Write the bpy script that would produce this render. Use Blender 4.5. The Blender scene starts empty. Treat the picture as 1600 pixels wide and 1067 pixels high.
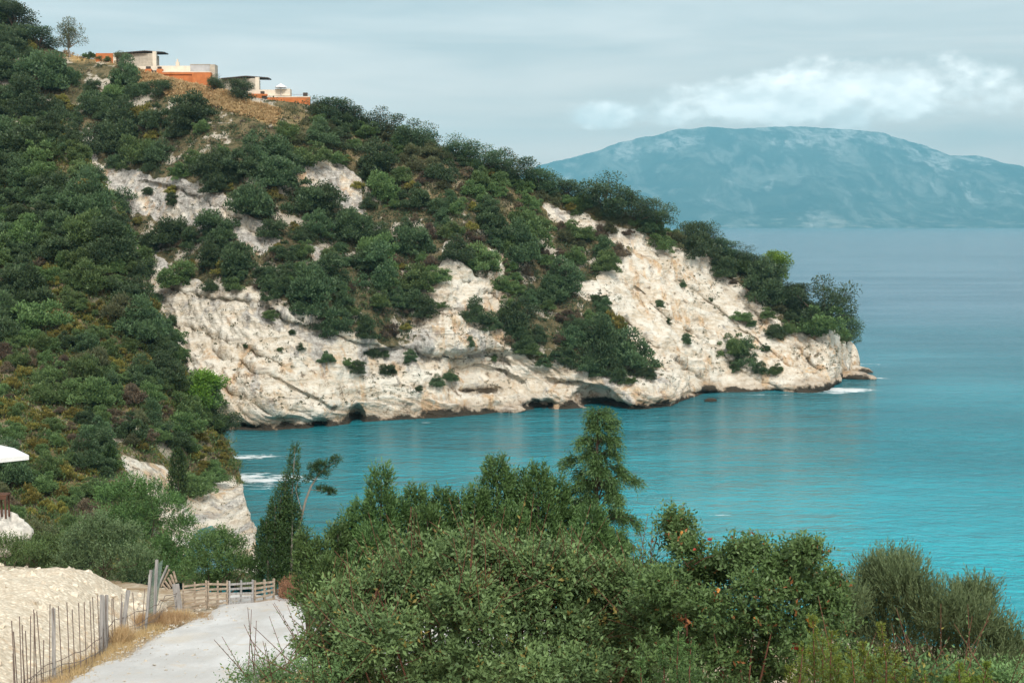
import bpy, math, random
import numpy as np
from mathutils import Vector, Matrix

rng = np.random.default_rng(7)
random.seed(7)
scene = bpy.context.scene
COL = scene.collection
R = math.radians

# ------------------------------------------------------------------ camera
CAM_Z = 36.0
FPX = 1600.0 * 50.0 / 36.0
PITCH = math.atan((533.5 - 352.0) / FPX)
cam_data = bpy.data.cameras.new("camera")
cam_data.lens = 50.0
cam_data.sensor_width = 36.0
cam_data.clip_start = 0.5
cam_data.clip_end = 200000.0
cam = bpy.data.objects.new("camera", cam_data)
cam.location = (0.0, 0.0, CAM_Z)
cam.rotation_euler = (math.pi / 2 - PITCH, 0.0, 0.0)
COL.objects.link(cam)
scene.camera = cam

# ------------------------------------------------------------------ sky, sun, exposure
SUN_AZ, SUN_EL = R(168.0), R(42.0)
SKY_STRENGTH = 0.091
SUN_STRENGTH = 1.5
world = bpy.data.worlds.new("World")
scene.world = world
world.use_nodes = True
wn, wl = world.node_tree.nodes, world.node_tree.links
wn.clear()


def N(nodes, typ, **kw):
    n = nodes.new(typ)
    for k, v in kw.items():
        if k == 'inp':
            for i, val in v.items():
                n.inputs[i].default_value = val
        else:
            setattr(n, k, v)
    return n


def build_world():
    out = N(wn, 'ShaderNodeOutputWorld')
    bg = N(wn, 'ShaderNodeBackground')
    bg.inputs['Strength'].default_value = SKY_STRENGTH
    sky = N(wn, 'ShaderNodeTexSky', sky_type='NISHITA', sun_disc=False)
    sky.sun_elevation = SUN_EL
    sky.sun_rotation = SUN_AZ
    sky.altitude = 0.0
    sky.air_density = 1.0
    sky.dust_density = 1.5
    sky.ozone_density = 1.4
    geo = N(wn, 'ShaderNodeTexCoord')
    vec = geo.outputs['Generated']
    # thin high overcast, streaked along the horizon
    mp = N(wn, 'ShaderNodeMapping', inp={3: (2.2, 2.2, 17.0)})
    wl.new(vec, mp.inputs[0])
    n1 = N(wn, 'ShaderNodeTexNoise', inp={'Scale': 1.6, 'Detail': 4.0, 'Roughness': 0.55, 'Distortion': 0.4})
    wl.new(mp.outputs[0], n1.inputs['Vector'])
    r1 = N(wn, 'ShaderNodeMapRange', inp={1: 0.36, 2: 0.66, 3: 0.0, 4: 1.0})
    wl.new(n1.outputs['Fac'], r1.inputs[0])
    veil = N(wn, 'ShaderNodeMixRGB', blend_type='MIX')
    veil.inputs[1].default_value = (3.85, 3.95, 3.82, 1)
    veil.inputs[2].default_value = (6.0, 5.8, 5.45, 1)
    wl.new(r1.outputs[0], veil.inputs[0])
    base = N(wn, 'ShaderNodeMixRGB', inp={0: 0.84})
    wl.new(sky.outputs[0], base.inputs[1])
    wl.new(veil.outputs[0], base.inputs[2])
    # the air brightens towards the horizon, all the way round
    sp0 = N(wn, 'ShaderNodeSeparateXYZ')
    wl.new(vec, sp0.inputs[0])
    hz = N(wn, 'ShaderNodeMapRange', interpolation_type='SMOOTHSTEP', inp={1: 0.0, 2: 0.17, 3: 1.0, 4: 0.0})
    wl.new(sp0.outputs[2], hz.inputs[0])
    hc = N(wn, 'ShaderNodeMixRGB')
    hc.inputs[1].default_value = (1.0, 1.0, 1.0, 1)
    hc.inputs[2].default_value = (2.15, 1.62, 1.42, 1)
    wl.new(hz.outputs[0], hc.inputs[0])
    hm = N(wn, 'ShaderNodeVectorMath', operation='MULTIPLY')
    wl.new(base.outputs[0], hm.inputs[0])
    wl.new(hc.outputs[0], hm.inputs[1])
    # cumulus banks: soft bounded patches of billowing noise
    n2 = N(wn, 'ShaderNodeTexNoise', inp={'Scale': 22.0, 'Detail': 5.0, 'Roughness': 0.57})
    mp2 = N(wn, 'ShaderNodeMapping', inp={3: (1.0, 1.0, 1.6)})
    wl.new(vec, mp2.inputs[0])
    wl.new(mp2.outputs[0], n2.inputs['Vector'])
    sep = N(wn, 'ShaderNodeSeparateXYZ')
    wl.new(vec, sep.inputs[0])

    def math_(op, a, b=None, c=None):
        m = N(wn, 'ShaderNodeMath', operation=op)
        for i, x in enumerate((a, b, c)):
            if x is None:
                continue
            if isinstance(x, (int, float)):
                m.inputs[i].default_value = x
            else:
                wl.new(x, m.inputs[i])
        return m.outputs[0]

    def blob(cx, cz, rx, rz, base_z):
        dx = math_('DIVIDE', math_('SUBTRACT', sep.outputs[0], cx), rx)
        dz = math_('DIVIDE', math_('SUBTRACT', sep.outputs[2], cz), rz)
        d2 = math_('ADD', math_('MULTIPLY', dx, dx), math_('MULTIPLY', dz, dz))
        f = math_('SUBTRACT', 1.0, d2)
        front = math_('GREATER_THAN', sep.outputs[1], 0.0)
        f = math_('MULTIPLY', math_('MAXIMUM', f, -3.0), 1.0)
        f = math_('ADD', f, math_('MULTIPLY', math_('SUBTRACT', front, 1.0), 5.0))
        # flat-ish base
        b = math_('MULTIPLY', math_('SUBTRACT', sep.outputs[2], base_z), 90.0)
        return math_('MINIMUM', f, b)

    K = 0.97
    blobs = [blob(0.228, 0.085, 0.115, 0.0165, 0.0655), blob(0.252, 0.093, 0.070, 0.0165, 0.068),
             blob(0.155, 0.075, 0.050, 0.010, 0.0655), blob(0.066, 0.0775, 0.025, 0.009, 0.067),
             blob(0.285, 0.088, 0.035, 0.012, 0.070),
             blob(-0.55, 0.12, 0.10, 0.02, 0.10), blob(0.75, 0.10, 0.14, 0.025, 0.075)]
    f = blobs[0]
    for b in blobs[1:]:
        f = math_('MAXIMUM', f, b)
    dens = math_('ADD', math_('MULTIPLY', f, 0.42), math_('MULTIPLY', math_('SUBTRACT', n2.outputs['Fac'], 0.5), 2.1))
    r2 = N(wn, 'ShaderNodeMapRange', interpolation_type='SMOOTHSTEP', inp={1: -0.26, 2: 0.42, 3: 0.0, 4: 0.94})
    wl.new(dens, r2.inputs[0])
    # billow shading from a shifted copy of the same noise
    mp3 = N(wn, 'ShaderNodeMapping', inp={1: (0.004, 0.0, -0.010), 3: (1.0, 1.0, 1.6)})
    wl.new(vec, mp3.inputs[0])
    n3 = N(wn, 'ShaderNodeTexNoise', inp={'Scale': 22.0, 'Detail': 3.0, 'Roughness': 0.5})
    wl.new(mp3.outputs[0], n3.inputs['Vector'])
    sh = N(wn, 'ShaderNodeMapRange', inp={1: -0.09, 2: 0.10, 3: 0.0, 4: 1.0})
    wl.new(math_('SUBTRACT', n2.outputs['Fac'], n3.outputs['Fac']), sh.inputs[0])
    cc = N(wn, 'ShaderNodeMixRGB')
    cc.inputs[1].default_value = (9.2, 9.0, 8.7, 1)
    cc.inputs[2].default_value = (12.8, 12.3, 11.8, 1)
    wl.new(sh.outputs[0], cc.inputs[0])
    fin = N(wn, 'ShaderNodeMixRGB')
    wl.new(r2.outputs[0], fin.inputs[0])
    wl.new(hm.outputs[0], fin.inputs[1])
    wl.new(cc.outputs[0], fin.inputs[2])
    wl.new(fin.outputs[0], bg.inputs['Color'])
    wl.new(bg.outputs[0], out.inputs['Surface'])


build_world()

sun_data = bpy.data.lights.new("sun", 'SUN')
sun_data.energy = SUN_STRENGTH
sun_data.angle = R(12.0)
sun_data.color = (1.0, 0.955, 0.89)
sun = bpy.data.objects.new("sun", sun_data)
to_sun = Vector((math.sin(SUN_AZ) * math.cos(SUN_EL), math.cos(SUN_AZ) * math.cos(SUN_EL), math.sin(SUN_EL)))
sun.rotation_euler = to_sun.to_track_quat('Z', 'Y').to_euler()
sun.location = (0, -20, 120)
COL.objects.link(sun)

scene.view_settings.view_transform = 'Standard'
scene.view_settings.look = 'None'
scene.view_settings.exposure = 1.12
scene.view_settings.gamma = 1.0
scene.view_settings.use_curve_mapping = False
scene.render.engine = 'CYCLES'
scene.cycles.use_denoising = True
scene.cycles.max_bounces = 5
scene.cycles.diffuse_bounces = 2
scene.cycles.glossy_bounces = 2
scene.cycles.transmission_bounces = 3
scene.cycles.transparent_max_bounces = 4
scene.cycles.volume_bounces = 0
scene.cycles.sample_clamp_indirect = 4.0

# ------------------------------------------------------------------ helpers
_perm = np.random.default_rng(11).permutation(256)
_perm = np.concatenate([_perm, _perm, _perm])
_g = np.random.default_rng(12).normal(size=(256, 3))
_g /= np.linalg.norm(_g, axis=1)[:, None]


def pnoise(p):
    p = np.asarray(p, float)
    i = np.floor(p).astype(np.int64)
    f = p - i
    i &= 255
    w = f * f * f * (f * (f * 6 - 15) + 10)
    out = np.zeros(len(p))
    for dx in (0, 1):
        wx = w[:, 0] if dx else 1 - w[:, 0]
        hx = _perm[i[:, 0] + dx]
        for dy in (0, 1):
            wy = w[:, 1] if dy else 1 - w[:, 1]
            hy = _perm[hx + i[:, 1] + dy]
            for dz in (0, 1):
                wz = w[:, 2] if dz else 1 - w[:, 2]
                g = _g[_perm[hy + i[:, 2] + dz]]
                d = g[:, 0] * (f[:, 0] - dx) + g[:, 1] * (f[:, 1] - dy) + g[:, 2] * (f[:, 2] - dz)
                out += wx * wy * wz * d
    return out * 1.5


def fbm(p, scale, octv=4, gain=0.5, ridged=False, off=0.0):
    p = np.asarray(p, float) / scale + off
    a, s, tot = 1.0, np.zeros(len(p)), 0.0
    for k in range(octv):
        n = pnoise(p + 17.3 * k)
        if ridged:
            n = 1.0 - 2.0 * np.abs(n)
        s += a * n
        tot += a
        a *= gain
        p = p * 2.03
    return s / tot


def smooth(a, b, x):
    t = np.clip((np.asarray(x, float) - a) / (b - a), 0, 1)
    return t * t * (3 - 2 * t)


def ray(u, v):
    dx = (np.asarray(u, float) - 800.0) / FPX
    dy = (533.5 - np.asarray(v, float)) / FPX
    yc = math.cos(PITCH) + dy * math.sin(PITCH)
    zc = -math.sin(PITCH) + dy * math.cos(PITCH)
    return dx / yc, zc / yc


def at(u, v, D):
    """world point seen at photo position (u, v) and standing D metres ahead"""
    rx, rz = ray(u, v)
    D = np.asarray(D, float)
    return np.stack(np.broadcast_arrays(rx * D, D * 1.0, CAM_Z + rz * D), axis=-1)


def at_z(u, v, z):
    rx, rz = ray(u, v)
    D = (z - CAM_Z) / rz
    return at(u, v, D)


def project(p):
    p = np.asarray(p, float)
    y = p[..., 1] * math.cos(PITCH) - (p[..., 2] - CAM_Z) * math.sin(PITCH)
    h = p[..., 1] * math.sin(PITCH) + (p[..., 2] - CAM_Z) * math.cos(PITCH)
    return 800.0 + FPX * p[..., 0] / y, 533.5 - FPX * h / y


def in_poly(u, v, poly):
    u, v = np.asarray(u, float), np.asarray(v, float)
    ins = np.zeros(u.shape, bool)
    n = len(poly)
    for k in range(n):
        x1, y1 = poly[k]
        x2, y2 = poly[(k + 1) % n]
        c = ((y1 > v) != (y2 > v)) & (u < (x2 - x1) * (v - y1) / (y2 - y1 + 1e-9) + x1)
        ins ^= c
    return ins


def make_mesh(name, verts, faces, attrs=None, smooth_shade=False, mats=None, mat_index=None):
    verts = np.ascontiguousarray(verts, dtype=np.float32)
    faces = np.asarray(faces, dtype=np.int32)
    me = bpy.data.meshes.new(name)
    k = faces.shape[1]
    me.vertices.add(len(verts))
    me.vertices.foreach_set('co', verts.ravel())
    me.loops.add(faces.size)
    me.loops.foreach_set('vertex_index', faces.ravel())
    me.polygons.add(len(faces))
    me.polygons.foreach_set('loop_start', np.arange(0, faces.size, k, dtype=np.int32))
    me.polygons.foreach_set('use_smooth', np.full(len(faces), bool(smooth_shade)))
    for m in (mats or []):
        me.materials.append(m)
    if mat_index is not None:
        me.polygons.foreach_set('material_index', np.asarray(mat_index, np.int32))
    for an, arr in (attrs or {}).items():
        a = me.attributes.new(an, 'FLOAT', 'POINT')
        a.data.foreach_set('value', np.ascontiguousarray(arr, dtype=np.float32))
    me.update()
    me.validate()
    return me


def add(name, me, parent=None, loc=(0, 0, 0), rotz=0.0, scale=None):
    o = bpy.data.objects.new(name, me)
    COL.objects.link(o)
    o.location = loc
    if rotz:
        o.rotation_euler = (0, 0, rotz)
    if scale is not None:
        o.scale = (scale, scale, scale) if isinstance(scale, (int, float)) else scale
    if parent is not None:
        o.parent = parent
    return o


def empty(name, loc, rotz=0.0):
    o = bpy.data.objects.new(name, None)
    o.empty_display_size = 0.3
    COL.objects.link(o)
    o.location = loc
    o.rotation_euler = (0, 0, rotz)
    return o


def tag(o, label=None, cat=None, group=None, kind=None):
    if label:
        o['label'] = label
    if cat:
        o['category'] = cat
    if group:
        o['group'] = group
    if kind:
        o['kind'] = kind
    return o


def grid_faces(nr, nc):
    i = np.arange(nr * nc).reshape(nr, nc)
    return np.stack([i[:-1, :-1], i[:-1, 1:], i[1:, 1:], i[1:, :-1]], -1).reshape(-1, 4)


class MB:
    """collects boxes, tubes and prisms into one mesh (quads)"""

    def __init__(self):
        self.v, self.f, self.n = [], [], 0

    def raw(self, v, f):
        self.v.append(np.asarray(v, float))
        self.f.append(np.asarray(f, int) + self.n)
        self.n += len(v)

    def box(self, c, s, M=None, taper=1.0):
        x, y, z = np.asarray(s) / 2.0
        v = np.array([(-x, -y, -z), (x, -y, -z), (x, y, -z), (-x, y, -z),
                      (-x * taper, -y * taper, z), (x * taper, -y * taper, z), (x * taper, y * taper, z), (-x * taper, y * taper, z)])
        if M is not None:
            v = v @ np.asarray(M).T
        v = v + np.asarray(c)
        self.raw(v, [(0, 3, 2, 1), (4, 5, 6, 7), (0, 1, 5, 4), (1, 2, 6, 5), (2, 3, 7, 6), (3, 0, 4, 7)])

    def tube(self, pts, rad, seg=6):
        v, f = tube_np(pts, rad, seg)
        self.raw(v, f)

    def build(self, name, mat, parent=None, smooth_shade=False, loc=(0, 0, 0)):
        me = make_mesh(name, np.concatenate(self.v), np.concatenate(self.f), mats=[mat], smooth_shade=smooth_shade)
        return add(name, me, parent, loc)


def tube_np(pts, rad, seg=6):
    pts = np.asarray(pts, float)
    n = len(pts)
    rad = np.broadcast_to(np.asarray(rad, float), (n,))
    t = np.gradient(pts, axis=0)
    t /= np.linalg.norm(t, axis=1)[:, None] + 1e-9
    ref = np.array([0.31, 0.17, 0.93])
    if abs(np.dot(t.mean(0) / (np.linalg.norm(t.mean(0)) + 1e-9), ref)) > 0.9:
        ref = np.array([0.9, 0.3, 0.1])
    a = np.cross(t, ref)
    a /= np.linalg.norm(a, axis=1)[:, None] + 1e-9
    b = np.cross(t, a)
    ang = np.arange(seg) * 2 * math.pi / seg
    ring = pts[:, None, :] + rad[:, None, None] * (a[:, None, :] * np.cos(ang)[None, :, None] + b[:, None, :] * np.sin(ang)[None, :, None])
    v = ring.reshape(-1, 3)
    i = np.arange(n * seg).reshape(n, seg)
    j = np.roll(i, -1, axis=1)
    f = np.stack([i[:-1], j[:-1], j[1:], i[1:]], -1).reshape(-1, 4)
    # end cap as a collapsed ring
    v = np.concatenate([v, pts[-1:] + t[-1:] * rad[-1] * 0.3])
    k = n * seg
    cap = np.stack([i[-1], j[-1], np.full(seg, k), np.full(seg, k)], -1)
    cap = np.array([(c[0], c[1], c[2], c[2]) for c in cap])
    cap = cap[:0]
    return v[:-1], f


# ------------------------------------------------------------------ materials
class Mat:
    def __init__(self, name):
        self.m = bpy.data.materials.new(name)
        self.m.use_nodes = True
        self.n = self.m.node_tree.nodes
        self.l = self.m.node_tree.links
        self.n.clear()
        self.out = self.n.new('ShaderNodeOutputMaterial')

    def node(self, typ, **kw):
        return N(self.n, typ, **kw)

    def link(self, a, b):
        self.l.new(a, b)

    def pos(self):
        if not hasattr(self, '_p'):
            self._p = self.node('ShaderNodeNewGeometry').outputs['Position']
        return self._p

    def obj_co(self):
        if not hasattr(self, '_o'):
            self._o = self.node('ShaderNodeTexCoord').outputs['Object']
        return self._o

    def attr(self, name):
        return self.node('ShaderNodeAttribute', attribute_name=name).outputs['Fac']

    def noise(self, scale, vec=None, detail=4.0, rough=0.55, stretch=None, dist=0.0, rot=None, loc=None):
        vec = vec if vec is not None else self.pos()
        if stretch is not None or rot is not None or loc is not None:
            mp = self.node('ShaderNodeMapping')
            if stretch is not None:
                mp.inputs[3].default_value = stretch
            if rot is not None:
                mp.inputs[2].default_value = rot
            if loc is not None:
                mp.inputs[1].default_value = loc
            self.link(vec, mp.inputs[0])
            vec = mp.outputs[0]
        n = self.node('ShaderNodeTexNoise', inp={'Scale': scale, 'Detail': detail, 'Roughness': rough, 'Distortion': dist})
        self.link(vec, n.inputs['Vector'])
        return n.outputs['Fac']

    def rng(self, x, a, b, lo=0.0, hi=1.0, smooth_=True):
        r = self.node('ShaderNodeMapRange', inp={1: a, 2: b, 3: lo, 4: hi})
        if smooth_:
            r.interpolation_type = 'SMOOTHSTEP'
        self.link(x, r.inputs[0])
        return r.outputs[0]

    def mth(self, op, a, b=None):
        m = self.node('ShaderNodeMath', operation=op)
        for i, x in enumerate((a, b)):
            if x is None:
                continue
            if isinstance(x, (int, float)):
                m.inputs[i].default_value = x
            else:
                self.link(x, m.inputs[i])
        return m.outputs[0]

    def mix(self, fac, a, b, blend='MIX'):
        m = self.node('ShaderNodeMixRGB', blend_type=blend)
        for i, x in enumerate((fac, a, b)):
            if isinstance(x, (int, float)):
                m.inputs[i].default_value = x
            elif isinstance(x, tuple):
                m.inputs[i].default_value = x if len(x) == 4 else (*x, 1.0)
            else:
                self.link(x, m.inputs[i])
        return m.outputs[0]

    def bump(self, h, strength=0.5, dist=0.1, normal=None):
        b = self.node('ShaderNodeBump', inp={'Strength': strength, 'Distance': dist})
        self.link(h, b.inputs['Height'])
        if normal is not None:
            self.link(normal, b.inputs['Normal'])
        return b.outputs[0]

    def principled(self, color, rough=0.8, spec=0.3, normal=None, transl=0.0, transl_col=None, ior=None):
        p = self.node('ShaderNodeBsdfPrincipled')
        for key, x in (('Base Color', color), ('Roughness', rough), ('Specular IOR Level', spec)):
            if isinstance(x, (int, float)):
                p.inputs[key].default_value = x
            elif isinstance(x, tuple):
                p.inputs[key].default_value = x if len(x) == 4 else (*x, 1.0)
            else:
                self.link(x, p.inputs[key])
        if ior:
            p.inputs['IOR'].default_value = ior
        if normal is not None:
            self.link(normal, p.inputs['Normal'])
        sh = p.outputs[0]
        if transl > 0:
            t = self.node('ShaderNodeBsdfTranslucent')
            tc = transl_col if transl_col is not None else color
            if isinstance(tc, tuple):
                t.inputs[0].default_value = (*tc, 1.0)
            else:
                self.link(tc, t.inputs[0])
            ms = self.node('ShaderNodeMixShader', inp={0: transl})
            self.link(sh, ms.inputs[1])
            self.link(t.outputs[0], ms.inputs[2])
            sh = ms.outputs[0]
        self.link(sh, self.out.inputs['Surface'])
        return self.m


def plain(name, col, rough=0.75, spec=0.3, var=0.25, scale=6.0, bump=0.15, stretch=None):
    """a plain coloured surface with worn, uneven tone"""
    m = Mat(name)
    n = m.noise(scale, m.obj_co(), 5.0, 0.6, stretch=stretch)
    dark = tuple(c * (1 - var) for c in col)
    light = tuple(min(c * (1 + var * 0.6), 0.9) for c in col)
    c = m.mix(m.rng(n, 0.3, 0.7), dark, light)
    nb = m.bump(n, bump, 0.02)
    return m.principled(c, rough, spec, nb)


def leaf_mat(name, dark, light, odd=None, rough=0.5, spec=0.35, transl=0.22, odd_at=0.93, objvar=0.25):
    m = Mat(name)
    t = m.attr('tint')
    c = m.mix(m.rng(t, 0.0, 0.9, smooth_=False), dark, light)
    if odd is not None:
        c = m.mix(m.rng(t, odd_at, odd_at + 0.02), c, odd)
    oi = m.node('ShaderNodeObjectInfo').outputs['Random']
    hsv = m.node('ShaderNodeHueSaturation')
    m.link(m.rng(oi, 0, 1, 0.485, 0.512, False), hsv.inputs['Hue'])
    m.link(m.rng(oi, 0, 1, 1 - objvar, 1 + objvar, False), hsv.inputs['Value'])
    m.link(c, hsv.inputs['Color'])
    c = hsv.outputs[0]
    big = m.noise(0.12, None, 2.0)
    c = m.mix(m.rng(big, 0.35, 0.65, 0.0, 0.35), c, m.mix(1.0, c, (0.72, 0.8, 0.75), 'MULTIPLY'))
    return m.principled(c, rough, spec, None, transl)

# ------------------------------------------------------------------ far island
def build_island():
    ru = [300, 560, 700, 800, 870, 930, 1000, 1040, 1100, 1200, 1280, 1330, 1380, 1440, 1480, 1520, 1560, 1600, 1700, 1850, 2000, 2300]
    rv = [351, 335, 305, 280, 252, 236, 216, 205, 200, 199, 200, 203, 210, 229, 243, 243, 255, 266, 290, 325, 345, 351]
    U = np.linspace(300, 2300, 440)
    V = np.interp(U, ru, rv)
    Dr, Ds = 23500.0, 18300.0
    nr = 150
    T = np.concatenate([np.linspace(-0.02, 1.0, 118), np.linspace(1.02, 1.5, 32)])
    uu, tt = np.meshgrid(U, T)
    vv = np.interp(uu, ru, rv)
    H = at(uu, vv, np.full_like(uu, Dr))[..., 2]
    X = (uu - 800) / FPX * Dr
    wob = fbm(np.stack([X.ravel(), X.ravel() * 0, X.ravel() * 0], -1), 2500, 3).reshape(X.shape)
    Y = Ds + wob * 500 * (1 - np.clip(tt, 0, 1)) + (Dr - Ds) * tt
    prof = np.where(tt < 1, 0.42 * np.clip(tt, 0, 1) ** 0.9 + 0.58 * np.clip(tt, 0, 1) ** 2.0, np.clip(1 - 1.3 * (tt - 1), 0, 1))
    q = np.stack([X.ravel(), Y.ravel() * 0.75, np.zeros(X.size)], -1)
    n = fbm(q, 2600, 6, 0.52, ridged=True).reshape(X.shape)
    n2 = fbm(q, 700, 5, 0.55).reshape(X.shape)
    amp = np.clip(tt, 0, 1) * np.clip(1.0 - tt, 0, 1) * 4
    Z = H * prof + (n - 0.15) * 420 * amp * np.clip(H / 900, 0, 1) + n2 * 90 * np.clip(tt * 3, 0, 1) * np.clip(H / 500, 0, 1)
    Z = np.where(tt < 0.0, -20, Z)
    Z += np.clip(H, 0, 60) * 0.12 * np.clip(tt * 30, 0, 1)
    m = Mat('island_slope')
    p = m.pos()
    dark = m.mix(m.rng(m.noise(0.0016, p, 6, 0.6), 0.35, 0.65), (0.02, 0.05, 0.045), (0.06, 0.09, 0.075))
    rock = m.noise(0.0012, p, 8, 0.62, stretch=(1.0, 0.35, 1.6), rot=(0, R(28), 0))
    hgt = m.node('ShaderNodeSeparateXYZ')
    m.link(p, hgt.inputs[0])
    hi = m.rng(hgt.outputs[2], 200, 1300, -0.10, 0.0)
    streak = m.noise(0.0045, p, 6, 0.7, stretch=(1.0, 0.30, 1.0), rot=(0, 0, R(20)), dist=0.6)
    rmask = m.mth('MULTIPLY', m.rng(m.mth('ADD', rock, hi), 0.49, 0.60), m.rng(streak, 0.40, 0.60))
    c = m.mix(m.mth('MULTIPLY', rmask, 0.85), dark, (0.60, 0.60, 0.58))
    gully_shade = m.noise(0.0021, p, 6, 0.72, stretch=(1.0, 0.22, 1.0), dist=0.8)
    c = m.mix(m.rng(gully_shade, 0.47, 0.64, 0.0, 0.6), c, (0.32, 0.34, 0.31))  # relief shading of the gullies put into the slope colour as paler streaks
    fld = m.rng(m.mth('ADD', m.noise(0.006, p, 6, 0.7, stretch=(0.5, 1, 2)), m.rng(hgt.outputs[2], 20, 380, 0.05, -0.14)), 0.55, 0.66, 0.0, 0.55)
    c = m.mix(fld, c, (0.46, 0.44, 0.38))
    mat = m.principled(c, 0.95, 0.1)
    me = make_mesh('island', np.stack([X, Y, Z], -1).reshape(-1, 3), grid_faces(len(T), len(U)), smooth_shade=True, mats=[mat])
    o = add('island', me)
    tag(o, 'blue hazy mountainous island across the strait', 'island', kind='structure')


build_island()

HAZE_DENSITY = 6.4e-5


def build_haze():
    mb = MB()
    mb.box((1500, 13200, 868), (40000, 27600, 1760))
    m = Mat('haze_air')
    v = m.node('ShaderNodeVolumePrincipled')
    v.inputs['Color'].default_value = (0.30, 0.78, 1.0, 1)
    v.inputs['Density'].default_value = HAZE_DENSITY
    v.inputs['Anisotropy'].default_value = 0.0
    m.link(v.outputs[0], m.out.inputs['Volume'])
    o = mb.build('haze', m.m)
    tag(o, 'pale blue air between the bay and the far island', 'haze', kind='stuff')


build_haze()

# ------------------------------------------------------------------ headland: shape sampled along photo columns
W_U = [-300, 200, 350, 420, 500, 560, 620, 700, 760, 830, 900, 950, 1000, 1045, 1075, 1130, 1200, 1270, 1292, 1305, 1318, 1330]
W_V = [690, 676, 671, 672, 668, 660, 656, 652, 646, 640, 638, 640, 638, 633, 621, 613, 612, 614, 610, 601, 590, 582]
S_U = [-300, -120, 0, 60, 90, 130, 180, 250, 300, 340, 400, 480, 520, 560, 640, 700, 800, 870, 940, 1000, 1060, 1100, 1150, 1200, 1250, 1290, 1315, 1330]
S_V = [-80, -40, 22, 62, 80, 90, 100, 120, 133, 142, 153, 163, 180, 200, 218, 243, 275, 300, 328, 350, 366, 384, 408, 436, 470, 500, 522, 534]

ROCK = [
    [(246, 425), (330, 448), (415, 452), (440, 480), (500, 500), (530, 525), (640, 540), (700, 525), (790, 545), (840, 565), (930, 578), (1000, 592), (1060, 602), (1075, 660), (340, 700), (300, 600), (270, 520)],
    [(640, 475), (690, 400), (740, 425), (800, 468), (790, 500), (790, 560), (700, 530), (640, 535)],
    [(925, 440), (975, 392), (1060, 385), (1110, 402), (1160, 450), (1200, 490), (1260, 520), (1335, 515), (1345, 640), (1060, 640), (1000, 565), (955, 490)],
    [(108, 205), (150, 215), (165, 260), (230, 268), (330, 290), (380, 325), (432, 368), (410, 392), (330, 362), (250, 345), (200, 332), (150, 320), (118, 270)],
    [(200, 385), (240, 378), (280, 430), (310, 500), (270, 525), (240, 462)],
    [(455, 255), (500, 240), (560, 270), (575, 345), (600, 355), (575, 365), (540, 330), (470, 300)],
    [(478, 378), (512, 388), (514, 432), (492, 425)],
    [(755, 385), (795, 398), (785, 445), (760, 432)],
    [(895, 425), (940, 440), (928, 466), (900, 458)],
    [(835, 318), (900, 332), (965, 352), (930, 368), (860, 345)],
    [(945, 352), (1035, 370), (1015, 395), (950, 382)],
    [(385, 340), (440, 370), (430, 390), (390, 370)],
    [(690, 380), (720, 388), (712, 410), (690, 402)],
]
GRASS = [
    [(85, 66), (135, 78), (185, 88), (180, 100), (110, 92)],
    [(215, 100), (250, 118), (330, 130), (385, 158), (440, 172), (430, 195), (380, 182), (330, 165), (262, 148), (232, 135), (215, 130)],
]
DRY = [[(440, 165), (560, 200), (720, 255), (860, 300), (1000, 350), (1090, 385), (1060, 400), (900, 380), (800, 345), (690, 320), (600, 265), (500, 250), (430, 215)]]
GREY = [[(90, 180), (440, 240), (600, 260), (610, 420), (430, 400), (300, 440), (180, 400)],
        [(380, 470), (640, 520), (760, 520), (760, 560), (560, 560), (430, 520)]]
CAVES = [  # u, v, half width, half height, depth in metres
    (497, 661, 13, 9, 5.0), (556, 651, 11, 13, 5.0), (735, 600, 48, 22, 2.6), (748, 611, 32, 9, 4.5),
    (930, 622, 30, 17, 5.5), (952, 632, 34, 9, 5.0), (845, 632, 20, 8, 3.5), (1100, 614, 22, 5, 3.0),
    (760, 570, 60, 24, 1.8), (690, 560, 40, 22, 1.6), (385, 664, 22, 5, 3.0), (845, 588, 28, 18, 1.6), (1215, 610, 26, 4, 2.0)]
BULGES = [(1010, 610, 55, 26, 4.0), (700, 540, 60, 14, 1.6), (885, 480, 70, 60, 5.0), (560, 440, 90, 60, 4.0), (1000, 470, 30, 50, -3.0), (640, 470, 24, 70, -3.5), (860, 440, 20, 60, -2.0)]


LEDGES = [  # line in the photo, set-back in metres, reach below it in photo pixels
    ([(400, 470), (470, 505), (540, 528), (600, 540)], 1.5, 40), ([(560, 548), (640, 540), (700, 548), (760, 545), (800, 556)], 2.4, 60),
    ([(690, 575), (740, 566), (790, 580), (830, 600)], 1.6, 40), ([(850, 590), (910, 596), (960, 610)], 1.6, 26),
    ([(300, 585), (360, 605), (420, 635), (470, 655)], 0.9, 30), ([(330, 545), (400, 575), (470, 610), (530, 640)], 0.8, 26),
    ([(950, 470), (1000, 520), (1050, 560), (1110, 600)], 1.5, 34), ([(985, 440), (1040, 490), (1110, 540), (1180, 590), (1230, 606)], 1.3, 30),
    ([(1030, 415), (1090, 455), (1150, 505), (1220, 560), (1270, 596)], 1.2, 28), ([(1075, 400), (1130, 440), (1190, 495), (1250, 545), (1290, 585)], 1.0, 24),
    ([(640, 440), (690, 425), (740, 440), (790, 475)], 1.2, 24), ([(640, 500), (700, 480), (770, 500)], 1.4, 26),
    ([(210, 280), (280, 292), (350, 322), (420, 372)], 1.6, 26), ([(250, 440), (320, 462), (400, 468)], 1.4, 26), ([(270, 500), (330, 520), (400, 545), (450, 575)], 0.9, 26)]


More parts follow.
